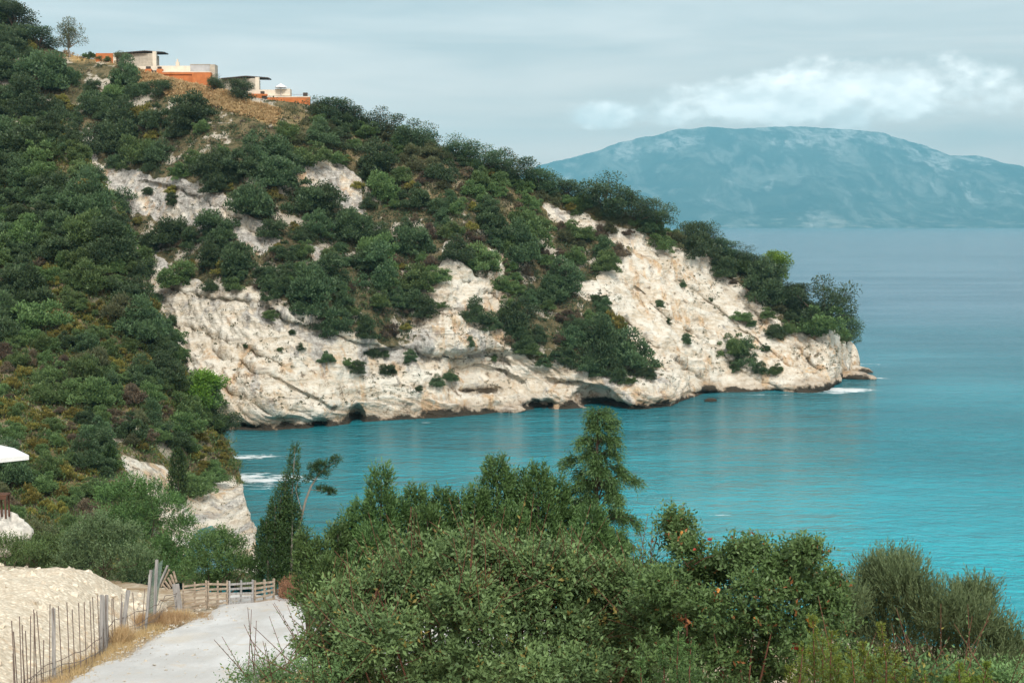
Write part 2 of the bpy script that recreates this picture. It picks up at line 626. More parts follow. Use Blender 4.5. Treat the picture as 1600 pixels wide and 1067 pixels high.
def poly_mask(u, v, polys, jitter=6.0, p=None):
    if p is not None:
        u = u + jitter * fbm(p, 9.0, 4, 0.6, off=3.1)
        v = v + jitter * fbm(p, 9.0, 4, 0.6, off=9.7)
    m = np.zeros(u.shape, bool)
    for q in polys:
        m |= in_poly(u, v, q)
    return m.astype(float)


def blur2(a, k, it=2):
    for _ in range(it):
        for ax in (0, 1):
            kk = min(k, a.shape[ax] // 3)
            pad = [(0, 0), (0, 0)]
            pad[ax] = (kk, kk)
            b = np.pad(a, pad, mode='edge')
            c = np.cumsum(b, axis=ax)
            c = np.insert(c, 0, 0, axis=ax)
            n = 2 * kk + 1
            if ax == 0:
                a = (c[n:] - c[:-n]) / n
            else:
                a = (c[:, n:] - c[:, :-n]) / n
    return a


def grid_normals(Pg):
    dr = np.gradient(Pg, axis=0)
    dc = np.gradient(Pg, axis=1)
    n = np.cross(dc, dr)
    n /= np.linalg.norm(n, axis=2)[..., None] + 1e-9
    return n


def rock_disp(p, strata_n, amp=1.0):
    """limestone relief: blocks, gullies, ledges along the bedding"""
    warp = np.stack([fbm(p, 6.0, 3, off=1.3), fbm(p, 6.0, 3, off=5.9), fbm(p, 6.0, 3, off=8.2)], -1)
    a = fbm(p, 16.0, 4, 0.5) * 1.9
    rough = 0.45 + 0.9 * smooth(-0.15, 0.2, fbm(p, 20.0, 3, off=15.0))
    b = fbm(p + warp * 2.0, 6.0, 4, 0.55, ridged=True, off=2.2) * 1.05 * rough
    s = (p @ strata_n) / 2.1 + 0.8 * fbm(p, 12.0, 3, off=7.7)
    saw = (s - np.floor(s))
    led = np.where(saw < 0.85, saw / 0.85, (1 - saw) / 0.15) - 0.5
    s2 = (p @ strata_n) / 0.75 + 0.6 * fbm(p, 5.0, 2, off=4.4)
    saw2 = (s2 - np.floor(s2)) - 0.5
    c = fbm(p, 2.0, 3, 0.6, off=6.1) * 0.62 * rough
    lm = 0.35 + 0.65 * smooth(-0.2, 0.25, fbm(p, 22.0, 2, off=12.0))
    return amp * (a + b + led * 0.95 * lm + saw2 * 0.36 * lm + c)


STRATA = np.array([0.52, -0.30, 0.80])
STRATA /= np.linalg.norm(STRATA)


def build_headland():
    U = np.concatenate([np.arange(-300, 190, 6.0), np.arange(190, 1330.1, 1.75)])
    nf = 285
    wv = np.linspace(0, 1, nf)
    wv = 0.55 * wv + 0.45 * wv ** 1.6
    vw = np.interp(U, W_U, W_V)
    vs = np.interp(U, S_U, S_V)
    uu = np.repeat(U[None, :], nf, 0)
    vv = vw[None, :] + (vs - vw)[None, :] * wv[:, None]
    rock = poly_mask(uu, vv, ROCK)
    slip = poly_mask(uu, vv, [ROCK[2]])
    Sl = 0.80 + 1.35 * rock * (1 - slip) + 0.12 * slip
    up = poly_mask(uu, vv, ROCK[3:])
    Sl = Sl - 0.75 * up
    Sl = blur2(Sl, 9, 3)
    # integrate the hillside upward from the waterline
    Dw = at_z(U, vw, 0.0)[:, 1]
    D = np.zeros_like(uu)
    D[0] = Dw
    te = -ray(uu, vv)[1]
    for i in range(1, nf):
        dt = te[i] - te[i - 1]
        D[i] = D[i - 1] - D[i - 1] * dt / np.maximum(Sl[i] + te[i], 0.25)
    # neighbouring columns share one hillside: even the depth out sideways away from the waterline
    wide = D.copy()
    for kk in (34, 34):
        b = np.pad(wide, ((0, 0), (kk, kk)), mode='edge')
        c = np.insert(np.cumsum(b, axis=1), 0, 0, axis=1)
        wide = (c[:, 2 * kk + 1:] - c[:, :-(2 * kk + 1)]) / (2 * kk + 1)
    tip = smooth(1240, 1300, U)[None, :]
    wt = smooth(0.02, 0.30, wv)[:, None] * (1 - tip)
    D = D * (1 - wt) + wide * wt
    # large ribs, gullies and caves
    base = at(uu, vv, D)
    rib = fbm(base.reshape(-1, 3) * np.array([1, 1, 0.35]), 55.0, 3, 0.5, off=4.0).reshape(uu.shape)
    fade = smooth(0, 0.08, wv)[:, None] * smooth(1.0, 0.9, wv)[:, None]
    D = D - rib * 7.0 * fade
    cave = np.zeros_like(D)
    for (cu, cv, ru, rv, dep) in CAVES:
        q = ((uu - cu) / ru) ** 2 + ((vv - cv) / rv) ** 2
        cave += dep * np.exp(-q ** 2)
    for (cu, cv, ru, rv, dep) in BULGES:
        q = ((uu - cu) / ru) ** 2 + ((vv - cv) / rv) ** 2
        cave -= dep * np.exp(-q)
    # overhanging ledges: the rock below each line is set back
    for (line, back, reach) in LEDGES:
        lu, lv = np.array(line, float).T
        inside = smooth(lu[0], lu[0] + 14, uu) * smooth(lu[-1], lu[-1] - 14, uu)
        wob = 5.0 * fbm(np.stack([uu.ravel() / 30, uu.ravel() * 0, uu.ravel() * 0], -1), 1.0, 3).reshape(uu.shape)
        s_ = vv - (np.interp(uu, lu, lv) + wob)
        cave += back * inside * smooth(-1.5, 2.5, s_) * smooth(reach, 6, s_)
    D = D + cave
    Pf = at(uu, vv, D)
    p = Pf.reshape(-1, 3)
    nrm = grid_normals(Pf)
    flip = np.sign(-(nrm[..., 1:2]) + 0.2 * nrm[..., 2:3])
    nrm = nrm * np.where(flip == 0, 1, flip)
    rk = poly_mask(uu.ravel(), vv.ravel(), ROCK, 26.0, p).reshape(uu.shape)
    rk_s = blur2(rk, 3, 2)
    d = rock_disp(p, STRATA).reshape(uu.shape)
    soft = (fbm(p, 14.0, 4, 0.5, off=20) * 1.4).reshape(uu.shape)
    sl_s = blur2(slip, 4, 2)
    dd = rk_s * d * (1.0 - 0.30 * sl_s) + (1 - rk_s) * soft
    fade2 = (0.35 + 0.65 * smooth(0, 0.05, wv)[:, None]) * (0.4 + 0.6 * smooth(1.0, 0.93, wv)[:, None])
    Pf = Pf + nrm * (dd * fade2)[..., None]
    # below the water
    rows = [Pf]
    low = Pf[0].copy()
    for k, dz in enumerate((1.0, 4.0)):
        q = low.copy()
        q[:, 2] = np.minimum(q[:, 2], 0.0) - dz
        q[:, 1] -= 0.35 * dz
        rows.insert(0, q[None])
    nlow = 2
    # back slope down to the sea on the far side
    ridge = Pf[-1]
    nb = 16
    Lb = np.interp(U, [-300, 300, 900, 1200, 1330], [170, 130, 80, 40, 9])
    for k in range(1, nb + 1):
        t = k / nb
        q = ridge.copy()
        q[:, 1] += Lb * t
        q[:, 2] = ridge[:, 2] * (1 - t ** 1.5) - 4 * t - 0.03 * Lb * t * (1 - t)
        q[:, 0] += fbm(q, 20, 2) * 2
        rows.append(q[None])
    G = np.concatenate(rows, 0)
    # rounded tip: extra columns swing the end profile round
    end = G[:, -1, :]
    ymid = 0.5 * (end[:, 1].min() + end[:, 1].max())
    ycen = 0.55 * end[:, 1] + 0.45 * ymid
    cols = [G]
    for k in range(1, 9):
        a = k / 8 * math.pi / 2
        q = end.copy()
        q[:, 1] = ycen + (end[:, 1] - ycen) * math.cos(a)
        q[:, 0] = end[:, 0] + 2.0 * math.sin(a)
        q[:, 2] = np.where(end[:, 2] > 0, end[:, 2] * (0.12 + 0.88 * math.cos(a) ** 1.3), end[:, 2])
        q = q + (fbm(q, 5.0, 3, 0.55) * 1.2)[:, None] * np.array([1.0, -0.4, 0.0])
        cols.append(q[:, None])
    G = np.concatenate(cols, 1)
    nr, nc = G.shape[:2]

    def full(a, fill=0.0):
        b = np.full((nr, nc), fill)
        b[nlow:nlow + nf, :len(U)] = a
        b[:nlow, :len(U)] = a[0]
        b[:, len(U):] = b[:, len(U) - 1:len(U)]
        return b

    pf = G.reshape(-1, 3)
    rkf = full(blur2(rk, 1, 1))
    rkf[:, len(U):] = smooth(30, 12, G[:, len(U):, 2])
    grs = full(blur2(poly_mask(uu.ravel(), vv.ravel(), GRASS, 7, p).reshape(uu.shape), 1, 1))
    dry = full(blur2(poly_mask(uu.ravel(), vv.ravel(), DRY, 14, p).reshape(uu.shape), 3, 1))
    gry = full(blur2(poly_mask(uu.ravel(), vv.ravel(), GREY, 14, p).reshape(uu.shape), 4, 2))
    slp = full(sl_s)
    me = make_mesh('headland', pf, grid_faces(nr, nc),
                   attrs={'rock': rkf.ravel(), 'grass': grs.ravel(), 'dry': dry.ravel(), 'grey': gry.ravel(), 'slip': slp.ravel()},
                   smooth_shade=True, mats=[rock_material('limestone_cliff')])
    o = add('headland', me)
    tag(o, 'steep limestone headland with a white cliff foot above the sea', 'headland', kind='structure')
    Pq = G[nlow:nlow + nf, :len(U)]
    return Pq, wv, U


def rock_material(name, hill=False):
    m = Mat(name)
    p = m.pos()
    rk, gr, dr, gy, sl = (m.attr(a) for a in ('rock', 'grass', 'dry', 'grey', 'slip'))
    sep = m.node('ShaderNodeSeparateXYZ')
    m.link(p, sep.inputs[0])
    z = sep.outputs[2]
    # limestone: cream to white, bedding streaks, grey weathering, ochre stains
    bed = m.noise(0.55, p, 4, 0.66, stretch=(0.14, 0.4, 1.0), rot=(0, R(33), 0), dist=0.6)
    blot = m.noise(0.075, p, 5, 0.62, dist=0.5)
    fine = m.noise(1.1, p, 5, 0.7)
    pit = m.noise(0.62, p, 5, 0.75, loc=(1, 9, 4))
    c = m.mix(m.rng(bed, 0.36, 0.62), (0.58, 0.485, 0.36), (0.79, 0.74, 0.635))
    c = m.mix(m.rng(fine, 0.44, 0.62, 0.0, 0.5), c, (0.83, 0.785, 0.69))
    # rough brown zones against clean white slabs
    rz = m.rng(blot, 0.46, 0.60)
    c = m.mix(m.mth('MULTIPLY', rz, m.rng(pit, 0.46, 0.62, 0.0, 0.70)), c, (0.54, 0.42, 0.29))
    # grey crust
    gm = m.mth('ADD', m.mth('MULTIPLY', gy, 0.13), m.noise(0.22, p, 5, 0.68, stretch=(1.0, 1.0, 0.42), loc=(3, 5, 1)))
    gm = m.mth('SUBTRACT', gm, m.mth('MULTIPLY', sl, 0.05))
    c = m.mix(m.rng(gm, 0.545, 0.635, 0.0, 0.78), c, m.mix(m.rng(fine, 0.36, 0.64), (0.22, 0.21, 0.20), (0.58, 0.56, 0.52)))
    # ochre and rust seeping down
    st = m.noise(0.33, p, 4, 0.65, stretch=(1.0, 1.0, 0.20), loc=(11, 2, 7))
    och = m.mth('MULTIPLY', m.rng(st, 0.51, 0.62), m.rng(blot, 0.42, 0.55))
    c = m.mix(m.mth('MULTIPLY', och, 0.62), c, m.mix(m.rng(fine, 0.38, 0.62), (0.50, 0.26, 0.11), (0.66, 0.45, 0.22)))
    # thin dark bedding joints
    jn = m.noise(0.9, p, 3, 0.6, stretch=(0.07, 0.25, 1.0), rot=(0, R(33), 0), dist=0.8, loc=(5, 1, 3))
    c = m.mix(m.rng(jn, 0.60, 0.66, 0.0, 0.55), c, (0.30, 0.25, 0.20))
    # dark joints
    c = m.mix(m.rng(m.mth('ADD', pit, m.mth('MULTIPLY', rz, 0.03)), 0.585, 0.68, 0.0, 0.8), c, (0.14, 0.11, 0.08))
    # algae band at the waterline
    wet = m.mth('SUBTRACT', m.mth('ADD', z, m.mth('MULTIPLY', m.attr('dryfoot'), 2.2)), m.rng(m.noise(0.16, p, 5, 0.65), 0.3, 0.7, -0.7, 1.5))
    c = m.mix(m.rng(wet, 0.6, 2.6, 0.5, 0.0), c, (0.30, 0.19, 0.10))
    c = m.mix(m.rng(wet, 0.1, 0.8, 0.95, 0.0), c, (0.035, 0.030, 0.022))
    # soil between the shrubs
    sn = m.noise(0.5, p, 5, 0.68)
    soil = m.mix(m.rng(sn, 0.36, 0.62), (0.060, 0.062, 0.030), (0.19, 0.155, 0.085))
    soil = m.mix(m.rng(m.noise(0.16, p, 4, 0.68, loc=(7, 7, 2)), 0.535, 0.60, 0.0, 0.85), soil, (0.58, 0.52, 0.43))
    drc = m.mix(m.rng(sn, 0.35, 0.65), (0.13, 0.125, 0.05), (0.34, 0.25, 0.135))
    soil = m.mix(m.mth('MULTIPLY', dr, 0.75), soil, drc)
    grc = m.mix(m.rng(m.noise(0.9, p, 3, 0.7, stretch=(1, 1, 0.5)), 0.35, 0.65), (0.40, 0.26, 0.105), (0.62, 0.45, 0.215))
    soil = m.mix(gr, soil, grc)
    edge = m.mth('ADD', rk, m.mth('MULTIPLY', m.mth('SUBTRACT', sn, 0.5), 1.1))
    c = m.mix(m.rng(edge, 0.38, 0.62), soil, c)
    h = m.mth('ADD', m.mth('MULTIPLY', fine, 0.5), m.mth('ADD', m.mth('MULTIPLY', bed, 0.9), m.mth('MULTIPLY', pit, -0.8)))
    nb = m.bump(h, 1.0, 0.8)
    return m.principled(c, 0.92, 0.15, nb)


HEAD, HEAD_W, HEAD_U = build_headland()


# ------------------------------------------------------------------ near hillside on the left of the inlet
def tps(pts, vals, q, lam=1.0):
    pts = np.asarray(pts, float) / 100.0
    q = np.asarray(q, float) / 100.0

    def phi(r2):
        return np.where(r2 > 1e-12, 0.5 * r2 * np.log(np.maximum(r2, 1e-12)), 0.0)

    d2 = ((pts[:, None] - pts[None]) ** 2).sum(-1)
    n = len(pts)
    A = np.zeros((n + 3, n + 3))
    A[:n, :n] = phi(d2) + lam * 0.02 * np.eye(n)
    A[:n, n] = 1
    A[:n, n + 1:] = pts
    A[n, :n] = 1
    A[n + 1:, :n] = pts.T
    w = np.linalg.solve(A, np.concatenate([vals, np.zeros(3)]))
    out = np.zeros(len(q))
    for s in range(0, len(q), 20000):
        qq = q[s:s + 20000]
        dd = ((qq[:, None] - pts[None]) ** 2).sum(-1)
        out[s:s + 20000] = phi(dd) @ w[:n] + w[n] + qq @ w[n + 1:]
    return out


HILL_EDGE_V = [120, 190, 300, 390, 460, 540, 600, 665, 745, 800, 835, 880, 920]
HILL_EDGE_U = [60, 105, 170, 208, 240, 278, 308, 343, 374, 388, 397, 404, 410]
HROCK = [[(185, 715), (240, 725), (262, 735), (275, 760), (300, 765), (330, 755), (362, 745), (385, 770), (415, 850), (410, 900), (300, 900), (200, 760)],
         [(150, 665), (200, 650), (195, 690), (160, 700)], [(-20, 670), (25, 680), (40, 700), (-20, 700)]]
HYEL = [[(50, 400), (110, 420), (190, 500), (250, 560), (200, 600), (120, 520), (60, 480)], [(-60, 560), (40, 570), (110, 660), (150, 760), (120, 800), (40, 700), (-60, 660)],
        [(290, 640), (335, 660), (370, 730), (350, 750), (300, 720)]]


def build_hillside():
    ctl = [(60, 120, 250), (105, 190, 240), (170, 300, 226), (208, 390, 215), (278, 540, 206), (343, 665, 204), (374, 745, 195), (388, 800, 172), (397, 835, 159), (404, 880, 145),
           (-250, 60, 256), (-250, 300, 224), (-250, 450, 200), (-250, 600, 174), (-250, 750, 142), (-250, 920, 108),
           (0, 120, 252), (0, 180, 244), (0, 300, 228), (0, 450, 205), (0, 600, 180), (0, 750, 150), (0, 920, 115),
           (150, 430, 208), (150, 600, 187), (150, 750, 159), (150, 920, 122), (250, 600, 195), (250, 750, 174), (250, 900, 138), (330, 760, 188), (330, 880, 156)]
    ctl = np.array(ctl, float)
    V = np.concatenate([np.arange(925, 640, -2.3), np.arange(640, 196, -2.0)])
    nc = 250
    s = np.linspace(0, 1, nc)
    s = 1 - (1 - s) ** 1.25
    ue = np.interp(V, HILL_EDGE_V, HILL_EDGE_U)
    uu = -280 + (ue[:, None] + 280) * s[None, :]
    vv = np.repeat(V[:, None], nc, 1)
    D = tps(ctl[:, :2], ctl[:, 2], np.stack([uu.ravel(), vv.ravel()], -1)).reshape(uu.shape)
    Pf = at(uu, vv, D)
    p = Pf.reshape(-1, 3)
    nrm = grid_normals(Pf)
    nrm *= np.sign(nrm[..., 2:3] - nrm[..., 1:2] + 1e-6)
    rk = poly_mask(uu.ravel(), vv.ravel(), HROCK, 9, p).reshape(uu.shape)
    rks = blur2(rk, 3, 2)
    d = rock_disp(p, STRATA, 0.55).reshape(uu.shape)
    soft = (fbm(p, 12.0, 4, 0.5, off=31) * 1.5 + fbm(p, 40.0, 2, 0.5, off=33) * 3.0).reshape(uu.shape)
    Pf = Pf + nrm * (rks * d + (1 - rks) * soft)[..., None]
    # roll away behind the skyline edge
    cols = [Pf]
    last = Pf[:, -1]
    for k in range(1, 10):
        t = k / 9
        q = last.copy()
        q[:, 1] += 60 * t
        q[:, 0] += (2.0 * math.sin(t * math.pi) + last[:, 0] / last[:, 1] * 60 * t - 6 * t)
        q[:, 2] -= (0.10 * 60 * t + 10 * t ** 2)
        q = q + (fbm(q, 8, 3) * 1.0)[:, None] * np.array([0.5, 0, 1.0])
        cols.append(q[:, None])
    G = np.concatenate(cols, 1)
    top = G[-1]
    rows = [G]
    for k in range(1, 8):
        q = top.copy()
        q[:, 0] *= (q[:, 1] + 10 * k) / q[:, 1]
        q[:, 0] -= 1.5 * k
        q[:, 1] += 10 * k
        q[:, 2] -= 1.6 * k
        rows.append(q[None])
    G = np.concatenate(rows, 0)
    nr, ncc = G.shape[:2]
    z = np.zeros((nr, ncc))
    rf = z.copy()
    rf[:len(V), :nc] = blur2(rk, 1, 1)
    rf[:len(V), nc:] = rf[:len(V), nc - 1:nc]
    dr = z.copy()
    dr[:len(V), :nc] = 0.5 + 0.5 * poly_mask(uu.ravel(), vv.ravel(), HYEL, 12, p).reshape(uu.shape)
    me = make_mesh('near_hillside', G.reshape(-1, 3), grid_faces(nr, ncc),
                   attrs={'dryfoot': z.ravel() + 1.0, 'rock': rf.ravel(), 'grass': z.ravel(), 'dry': dr.ravel(), 'grey': z.ravel() , 'slip': z.ravel()},
                   smooth_shade=True, mats=[bpy.data.materials['limestone_cliff']])
    o = add('hillside', me)
    tag(o, 'near shrub-covered hillside sloping to the inlet', 'hillside', kind='structure')
    return G[:len(V), :nc], V, nc


HILL, HILL_V, HILL_NC = build_hillside()
print([(u,v,on_head_(u,v)) for u,v in ((0,200),(100,200),(0,300),(170,300),(210,400),(280,540),(340,660))] if 0 else '')
print('terrain', HEAD.shape, HILL.shape)

# lookups: photo position -> point on the built terrain
_hs = HEAD[::2, ::2].reshape(-1, 3)
_hu, _hv = project(_hs)
_ns = HILL[::2, ::2].reshape(-1, 3)
_nu, _nv = project(_ns)


def on_head(u, v):
    k = np.argmin((_hu - u) ** 2 + (_hv - v) ** 2)
    return _hs[k]


def on_hill(u, v):
    k = np.argmin((_nu - u) ** 2 + (_nv - v) ** 2)
    return _ns[k]


# ------------------------------------------------------------------ sea
def build_sea():
    def axis(a, b, step, far_lo, far_hi):
        mid = np.arange(a, b + step, step)
        lo = a - np.geomspace(step, a - far_lo, 26)[::-1]
        hi = mid[-1] + np.geomspace(step, far_hi - b, 34)
        return np.concatenate([lo, mid, hi])

    xs = axis(-130, 190, 1.6, -18000, 21000)
    ys = axis(95, 450, 1.6, -300, 26400)
    X, Y = np.meshgrid(xs, ys)
    P = np.stack([X, Y, np.zeros_like(X)], -1)
    # shoreline in plan, from the built terrain
    wl_head = HEAD[0][::6, :2]
    hz = HILL[..., 2]
    edge = at_z(np.array([343, 355, 374, 388, 397, 404]), np.array([672, 700, 745, 800, 835, 880]), 0.0)[:, :2]
    shore = np.concatenate([wl_head, edge])
    q = np.stack([X.ravel(), Y.ravel()], -1)
    near = (np.abs(q[:, 0]) < 260) & (q[:, 1] > 60) & (q[:, 1] < 520)
    d = np.full(len(q), 400.0)
    idx = np.where(near)[0]
    for s in range(0, len(idx), 20000):
        k = idx[s:s + 20000]
        d[k] = np.sqrt(((q[k, None, :] - shore[None]) ** 2).sum(-1)).min(1)
    foam = np.zeros(len(q))
    spots = [(385, 714, 9, 3.5, 0.95), (398, 748, 12, 7, 0.95), (392, 760, 10, 5, 0.7), (1312, 609, 10, 6, 1.15), (1300, 614, 8, 3, 0.8), (1352, 590, 10, 5, 0.75), (1345, 569, 12, 4, 0.7), (1390, 568, 14, 3, 0.45),
             (1190, 617, 22, 2.5, 0.65), (1120, 805, 4.5, 0.8, 0.72), (1270, 668, 8, 1.5, 0.4), (655, 660, 16, 2, 0.6), (700, 657, 10, 2, 0.55), (440, 868, 14, 10, 0.6), (1110, 628, 4, 2, 0.5)]
    for (su, sv, rx, ry, a) in spots:
        c = at_z(su, sv, 0.0)
        foam = np.maximum(foam, a * np.exp(-(((q[:, 0] - c[0]) / rx) ** 2 + ((q[:, 1] - c[1]) / ry) ** 2)))
    foam = np.maximum(foam, 0.50 * np.exp(-(d / 1.6) ** 2))
    # sandy shallows of the bay towards the beach
    shal = np.exp(-(((q[:, 0] - 75) / 75) ** 2 + ((q[:, 1] - 105) / 75) ** 2))
    shal = np.maximum(shal, 0.55 * np.exp(-(((q[:, 0] - 40) / 60) ** 2 + ((q[:, 1] - 150) / 70) ** 2)))
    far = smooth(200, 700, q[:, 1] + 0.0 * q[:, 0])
    me = make_mesh('sea', P.reshape(-1, 3), grid_faces(len(ys), len(xs)), attrs={'shore': d, 'foam': foam, 'shallow': shal, 'open_sea': far}, smooth_shade=True)
    m = Mat('sea_water')
    p = m.pos()
    sh, fo, sw, fr = (m.attr(a) for a in ('shore', 'foam', 'shallow', 'open_sea'))
    big = m.noise(0.018, p, 4, 0.55, stretch=(0.6, 1.0, 1.0))
    c = m.mix(m.rng(big, 0.35, 0.65), (0.012, 0.175, 0.215), (0.020, 0.265, 0.320))
    c = m.mix(sw, c, (0.02, 0.45, 0.53))
    c = m.mix(m.rng(sh, 4, 26, 0.55, 0.0), c, (0.012, 0.135, 0.155))
    c = m.mix(fr, c, (0.135, 0.235, 0.310))  # far water paled: extra sky reflection put into the base colour
    ff = m.noise(0.55, p, 7, 0.7, stretch=(0.55, 1.3, 1.0), dist=0.8)
    fm = m.rng(m.mth('ADD', fo, m.mth('MULTIPLY', m.mth('SUBTRACT', ff, 0.5), 1.9)), 0.62, 0.95)
    c = m.mix(fm, c, (0.80, 0.84, 0.84))
    # waves: swell, chop and ripples
    w1 = m.noise(0.16, p, 3, 0.5, stretch=(0.55, 1.0, 1.0), rot=(0, 0, R(12)))
    w2 = m.noise(0.62, p, 5, 0.62, stretch=(0.6, 1.0, 1.0), rot=(0, 0, R(-10)), dist=0.5)
    w3 = m.noise(0.035, p, 3, 0.5, stretch=(0.5, 1, 1))
    h = m.mth('ADD', m.mth('MULTIPLY', w1, 1.5), m.mth('ADD', m.mth('MULTIPLY', w2, 0.95), m.mth('MULTIPLY', w3, 2.0)))
    gust = m.rng(m.noise(0.012, p, 5, 0.6, stretch=(0.35, 1.0, 1.0)), 0.40, 0.60, 0.45, 1.0)
    b = m.node('ShaderNodeBump', inp={'Distance': 2.4})
    m.link(gust, b.inputs['Strength'])
    m.link(h, b.inputs['Height'])
    ro = m.rng(fm, 0, 1, 0.11, 0.8)
    mat = m.principled(c, ro, 0.5, b.outputs[0], ior=1.33)
    me.materials.append(mat)
    o = add('sea', me)
    tag(o, 'turquoise bay and open blue sea', 'sea', kind='structure')


build_sea()

# ------------------------------------------------------------------ plants
def unit(a):
    return a / (np.linalg.norm(a, axis=-1, keepdims=True) + 1e-9)


def rand_dirs(r, n):
    return unit(r.normal(size=(n, 3)))


def leaves(pts, dirs, length, width, r, tint=None, fold=0.12, face=None):
    """diamond leaves: base, two sides, tip"""
    n = len(pts)
    dirs = unit(dirs)
    ref = rand_dirs(r, n) if face is None else unit(face + 0.55 * rand_dirs(r, n))
    side = unit(np.cross(dirs, ref))
    nrm = np.cross(side, dirs)
    L = np.broadcast_to(np.asarray(length, float), (n,))[:, None]
    W = np.broadcast_to(np.asarray(width, float), (n,))[:, None]
    b = pts
    mid = pts + dirs * L * 0.48 + nrm * L * fold
    tip = pts + dirs * L - nrm * L * fold * 0.4
    v = np.stack([b, mid + side * W * 0.5, tip, mid - side * W * 0.5], 1).reshape(-1, 3)
    f = np.arange(4 * n).reshape(n, 4)
    t = r.random(n) if tint is None else tint
    return v, f, np.repeat(t, 4)


class Crown:
    def __init__(self, seed):
        self.r = np.random.default_rng(seed)
        self.v, self.f, self.t, self.n = [], [], [], 0

    def put(self, v, f, t):
        self.v.append(v)
        self.f.append(f + self.n)
        self.t.append(t)
        self.n += len(v)

    def leaf(self, *a, **k):
        self.put(*leaves(*a, self.r, **k))

    def mesh(self, name, mat):
        return make_mesh(name, np.concatenate(self.v), np.concatenate(self.f), attrs={'tint': np.concatenate(self.t)}, mats=[mat], smooth_shade=True)


M_LEAF = {
    'dark': leaf_mat('evergreen_leaf', (0.028, 0.054, 0.028), (0.105, 0.165, 0.070), objvar=0.32),
    'mid': leaf_mat('maquis_leaf', (0.042, 0.082, 0.027), (0.155, 0.235, 0.080), objvar=0.25),
    'broom': leaf_mat('broom_leaf', (0.075, 0.085, 0.022), (0.29, 0.265, 0.065), odd=(0.43, 0.34, 0.085), odd_at=0.88),
    'heath': leaf_mat('heath_leaf', (0.075, 0.058, 0.042), (0.20, 0.155, 0.105), odd=(0.24, 0.15, 0.08), odd_at=0.9),
    'olive': leaf_mat('olive_leaf', (0.055, 0.068, 0.030), (0.165, 0.175, 0.085)),
    'pine': leaf_mat('pine_leaf', (0.075, 0.15, 0.016), (0.20, 0.34, 0.045), objvar=0.1),
    'juniper': leaf_mat('juniper_leaf', (0.034, 0.080, 0.028), (0.155, 0.275, 0.085), odd=(0.30, 0.19, 0.07), odd_at=0.985, objvar=0.15),
    'cypress': leaf_mat('cypress_leaf', (0.030, 0.068, 0.026), (0.135, 0.225, 0.070), odd=(0.28, 0.16, 0.06), odd_at=0.99, objvar=0.12),
    'darkcyp': leaf_mat('dark_cypress_leaf', (0.018, 0.042, 0.016), (0.090, 0.150, 0.045), odd=(0.18, 0.11, 0.06), odd_at=0.985, objvar=0.08),
    'mastic': leaf_mat('mastic_leaf', (0.022, 0.058, 0.026), (0.225, 0.350, 0.135), odd=(0.36, 0.27, 0.07), odd_at=0.985, rough=0.5, spec=0.25, objvar=0.06),
    'terebinth': leaf_mat('terebinth_leaf', (0.032, 0.075, 0.030), (0.175, 0.295, 0.100), odd=(0.42, 0.20, 0.07), odd_at=0.978, rough=0.45, spec=0.3, objvar=0.06),
    'tamarisk': leaf_mat('tamarisk_leaf', (0.055, 0.090, 0.038), (0.190, 0.260, 0.120), odd=(0.24, 0.20, 0.12), odd_at=0.975, rough=0.6, objvar=0.08),
    'straw': leaf_mat('straw', (0.48, 0.33, 0.15), (0.74, 0.57, 0.31), odd=(0.46, 0.23, 0.10), odd_at=0.9, transl=0.3, objvar=0.05),
    'sprig': leaf_mat('young_leaf', (0.085, 0.135, 0.018), (0.25, 0.31, 0.055), odd=(0.38, 0.30, 0.06), odd_at=0.94, objvar=0.08),
}
M_BARK = plain('bark', (0.105, 0.080, 0.060), 0.9, 0.1, 0.4, 9.0, 0.5, stretch=(1, 1, 0.2))
M_TWIG = plain('red_twig', (0.17, 0.075, 0.05), 0.8, 0.2, 0.3, 9.0, 0.2)
M_PALE = plain('pale_bark', (0.27, 0.24, 0.20), 0.9, 0.1, 0.3, 9.0, 0.4, stretch=(1, 1, 0.2))


def lobe_set(r, n, flat=0.75, spread=0.62, size=(0.30, 0.50)):
    a = r.random(n) * 2 * math.pi
    rad = np.sqrt(r.random(n)) * spread
    h = 0.25 + (1.35 * flat) * r.random(n) * (1.12 - rad / (spread + 0.25))
    s = size[0] + (size[1] - size[0]) * r.random(n)
    return np.stack([rad * np.cos(a), rad * np.sin(a), h], -1), s


